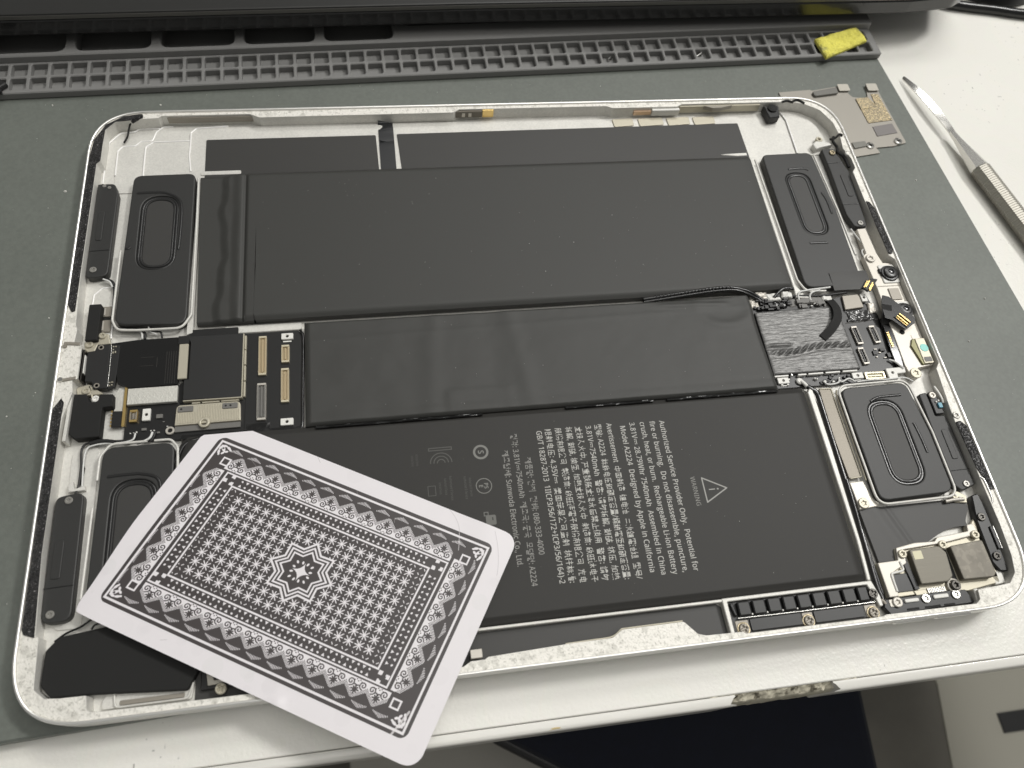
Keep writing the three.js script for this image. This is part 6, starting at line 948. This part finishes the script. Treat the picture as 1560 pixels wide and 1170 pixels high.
screw(79.7, 3.4, 81.8, { R: 1.25, h: 0.5, mat: M.darkScrew, parent: tab });

// ---------------------------------------------------------------- the playing card lying across the front left corner
{
  const card = thing('playing_card', 'black and white patterned playing card lying face down across the tablet corner', 'playing card', -61, 5.4, 62);
  const A = [-83.12, 4.15, 18.22], B = [-8.91, 5.2, 58.29], C = [-38.09, 6.85, 107.32], D = [-114.13, 5.5, 63.88];
  const base = (u, v) => [0, 1, 2].map((k) => lerp(lerp(A[k], B[k], u), lerp(D[k], C[k], u), v));
  const R = 3.6, clip = (v) => { // left and right ends of a row, corners rounded, the rear corner tucked away
    const y = v * CH, top = (q) => (q < R ? R - Math.sqrt(Math.max(0, R * R - (R - q) ** 2)) : 0), e = Math.max(top(y), top(CH - y));
    return [Math.max(e * (y > CH / 2 ? 0.5 : 1), 10.6 - y * 1.72) / CW, 1 - e / CW];
  };
  const f = (u, v) => {
    const [a, b] = clip(v), q = lerp(a, b, u), p = base(q, v), U2 = q * CW, V2 = v * CH;
    const curl = Math.max(0, 9 - U2) / 9, low = smooth(30, 56, V2); p[1] -= curl * curl * 0.35 * low; p[0] += curl * curl * 1.5 * low; p[2] += curl * curl * low * 0.6;
    p[1] += 0.3 * Math.exp(-(((U2 - 78 - 0.25 * V2) / 5) ** 2)) * smooth(16, 0, V2) + 0.25 * Math.exp(-(((U2 - 53) / 1.3) ** 2 + ((V2 - 56) / 1.5) ** 2)) * 2;
    p[1] += 0.22 * Math.sin(U2 / CW * Math.PI) * 0.6;
    return [p[0] + 61, p[1] - 5.4, p[2] - 62, q, v];
  };
  const g = (() => {
    const nx = 96, nz = 64, pos = [], uv = [], W = nx + 1;
    for (let s = 0; s < 2; s++) for (let j = 0; j <= nz; j++) for (let i = 0; i <= nx; i++) { const vv = j / nz, ve = 0.5 - 0.5 * Math.cos(Math.PI * vv), p = f(i / nx, lerp(vv, ve, 0.8)); pos.push(p[0], p[1] - s * 0.28, p[2]); uv.push(p[3], 1 - p[4]); }
    const top = [], rest = [], N = W * (nz + 1), quad = (t, a, b, c, d) => t.push(a, c, b, b, c, d);
    for (let j = 0; j < nz; j++) for (let i = 0; i < nx; i++) { const a = j * W + i; quad(top, a, a + 1, a + W, a + W + 1); rest.push(N + a, N + a + 1, N + a + W, N + a + 1, N + a + W + 1, N + a + W); }
    const edge = (a, b) => rest.push(a, b, N + a, b, N + b, N + a);
    for (let i = 0; i < nx; i++) { edge(i, i + 1); edge(nz * W + i + 1, nz * W + i); }
    for (let j = 0; j < nz; j++) { edge((j + 1) * W, j * W); edge(j * W + nx, (j + 1) * W + nx); }
    const make = (idx) => { const q = new THREE.BufferGeometry(); q.setAttribute('position', new THREE.Float32BufferAttribute(pos, 3)); q.setAttribute('uv', new THREE.Float32BufferAttribute(uv, 2)); q.setIndex(idx); q.computeVertexNormals(); return plain(q); };
    return [make(top), make(rest)];
  })();
  add('printed_back', g[0], std(1, 1, 1, 0.42, 0, { map: cardPrint() }), card);
  add('card_stock', g[1], M.white, card);
}

renderer.render(scene, camera);
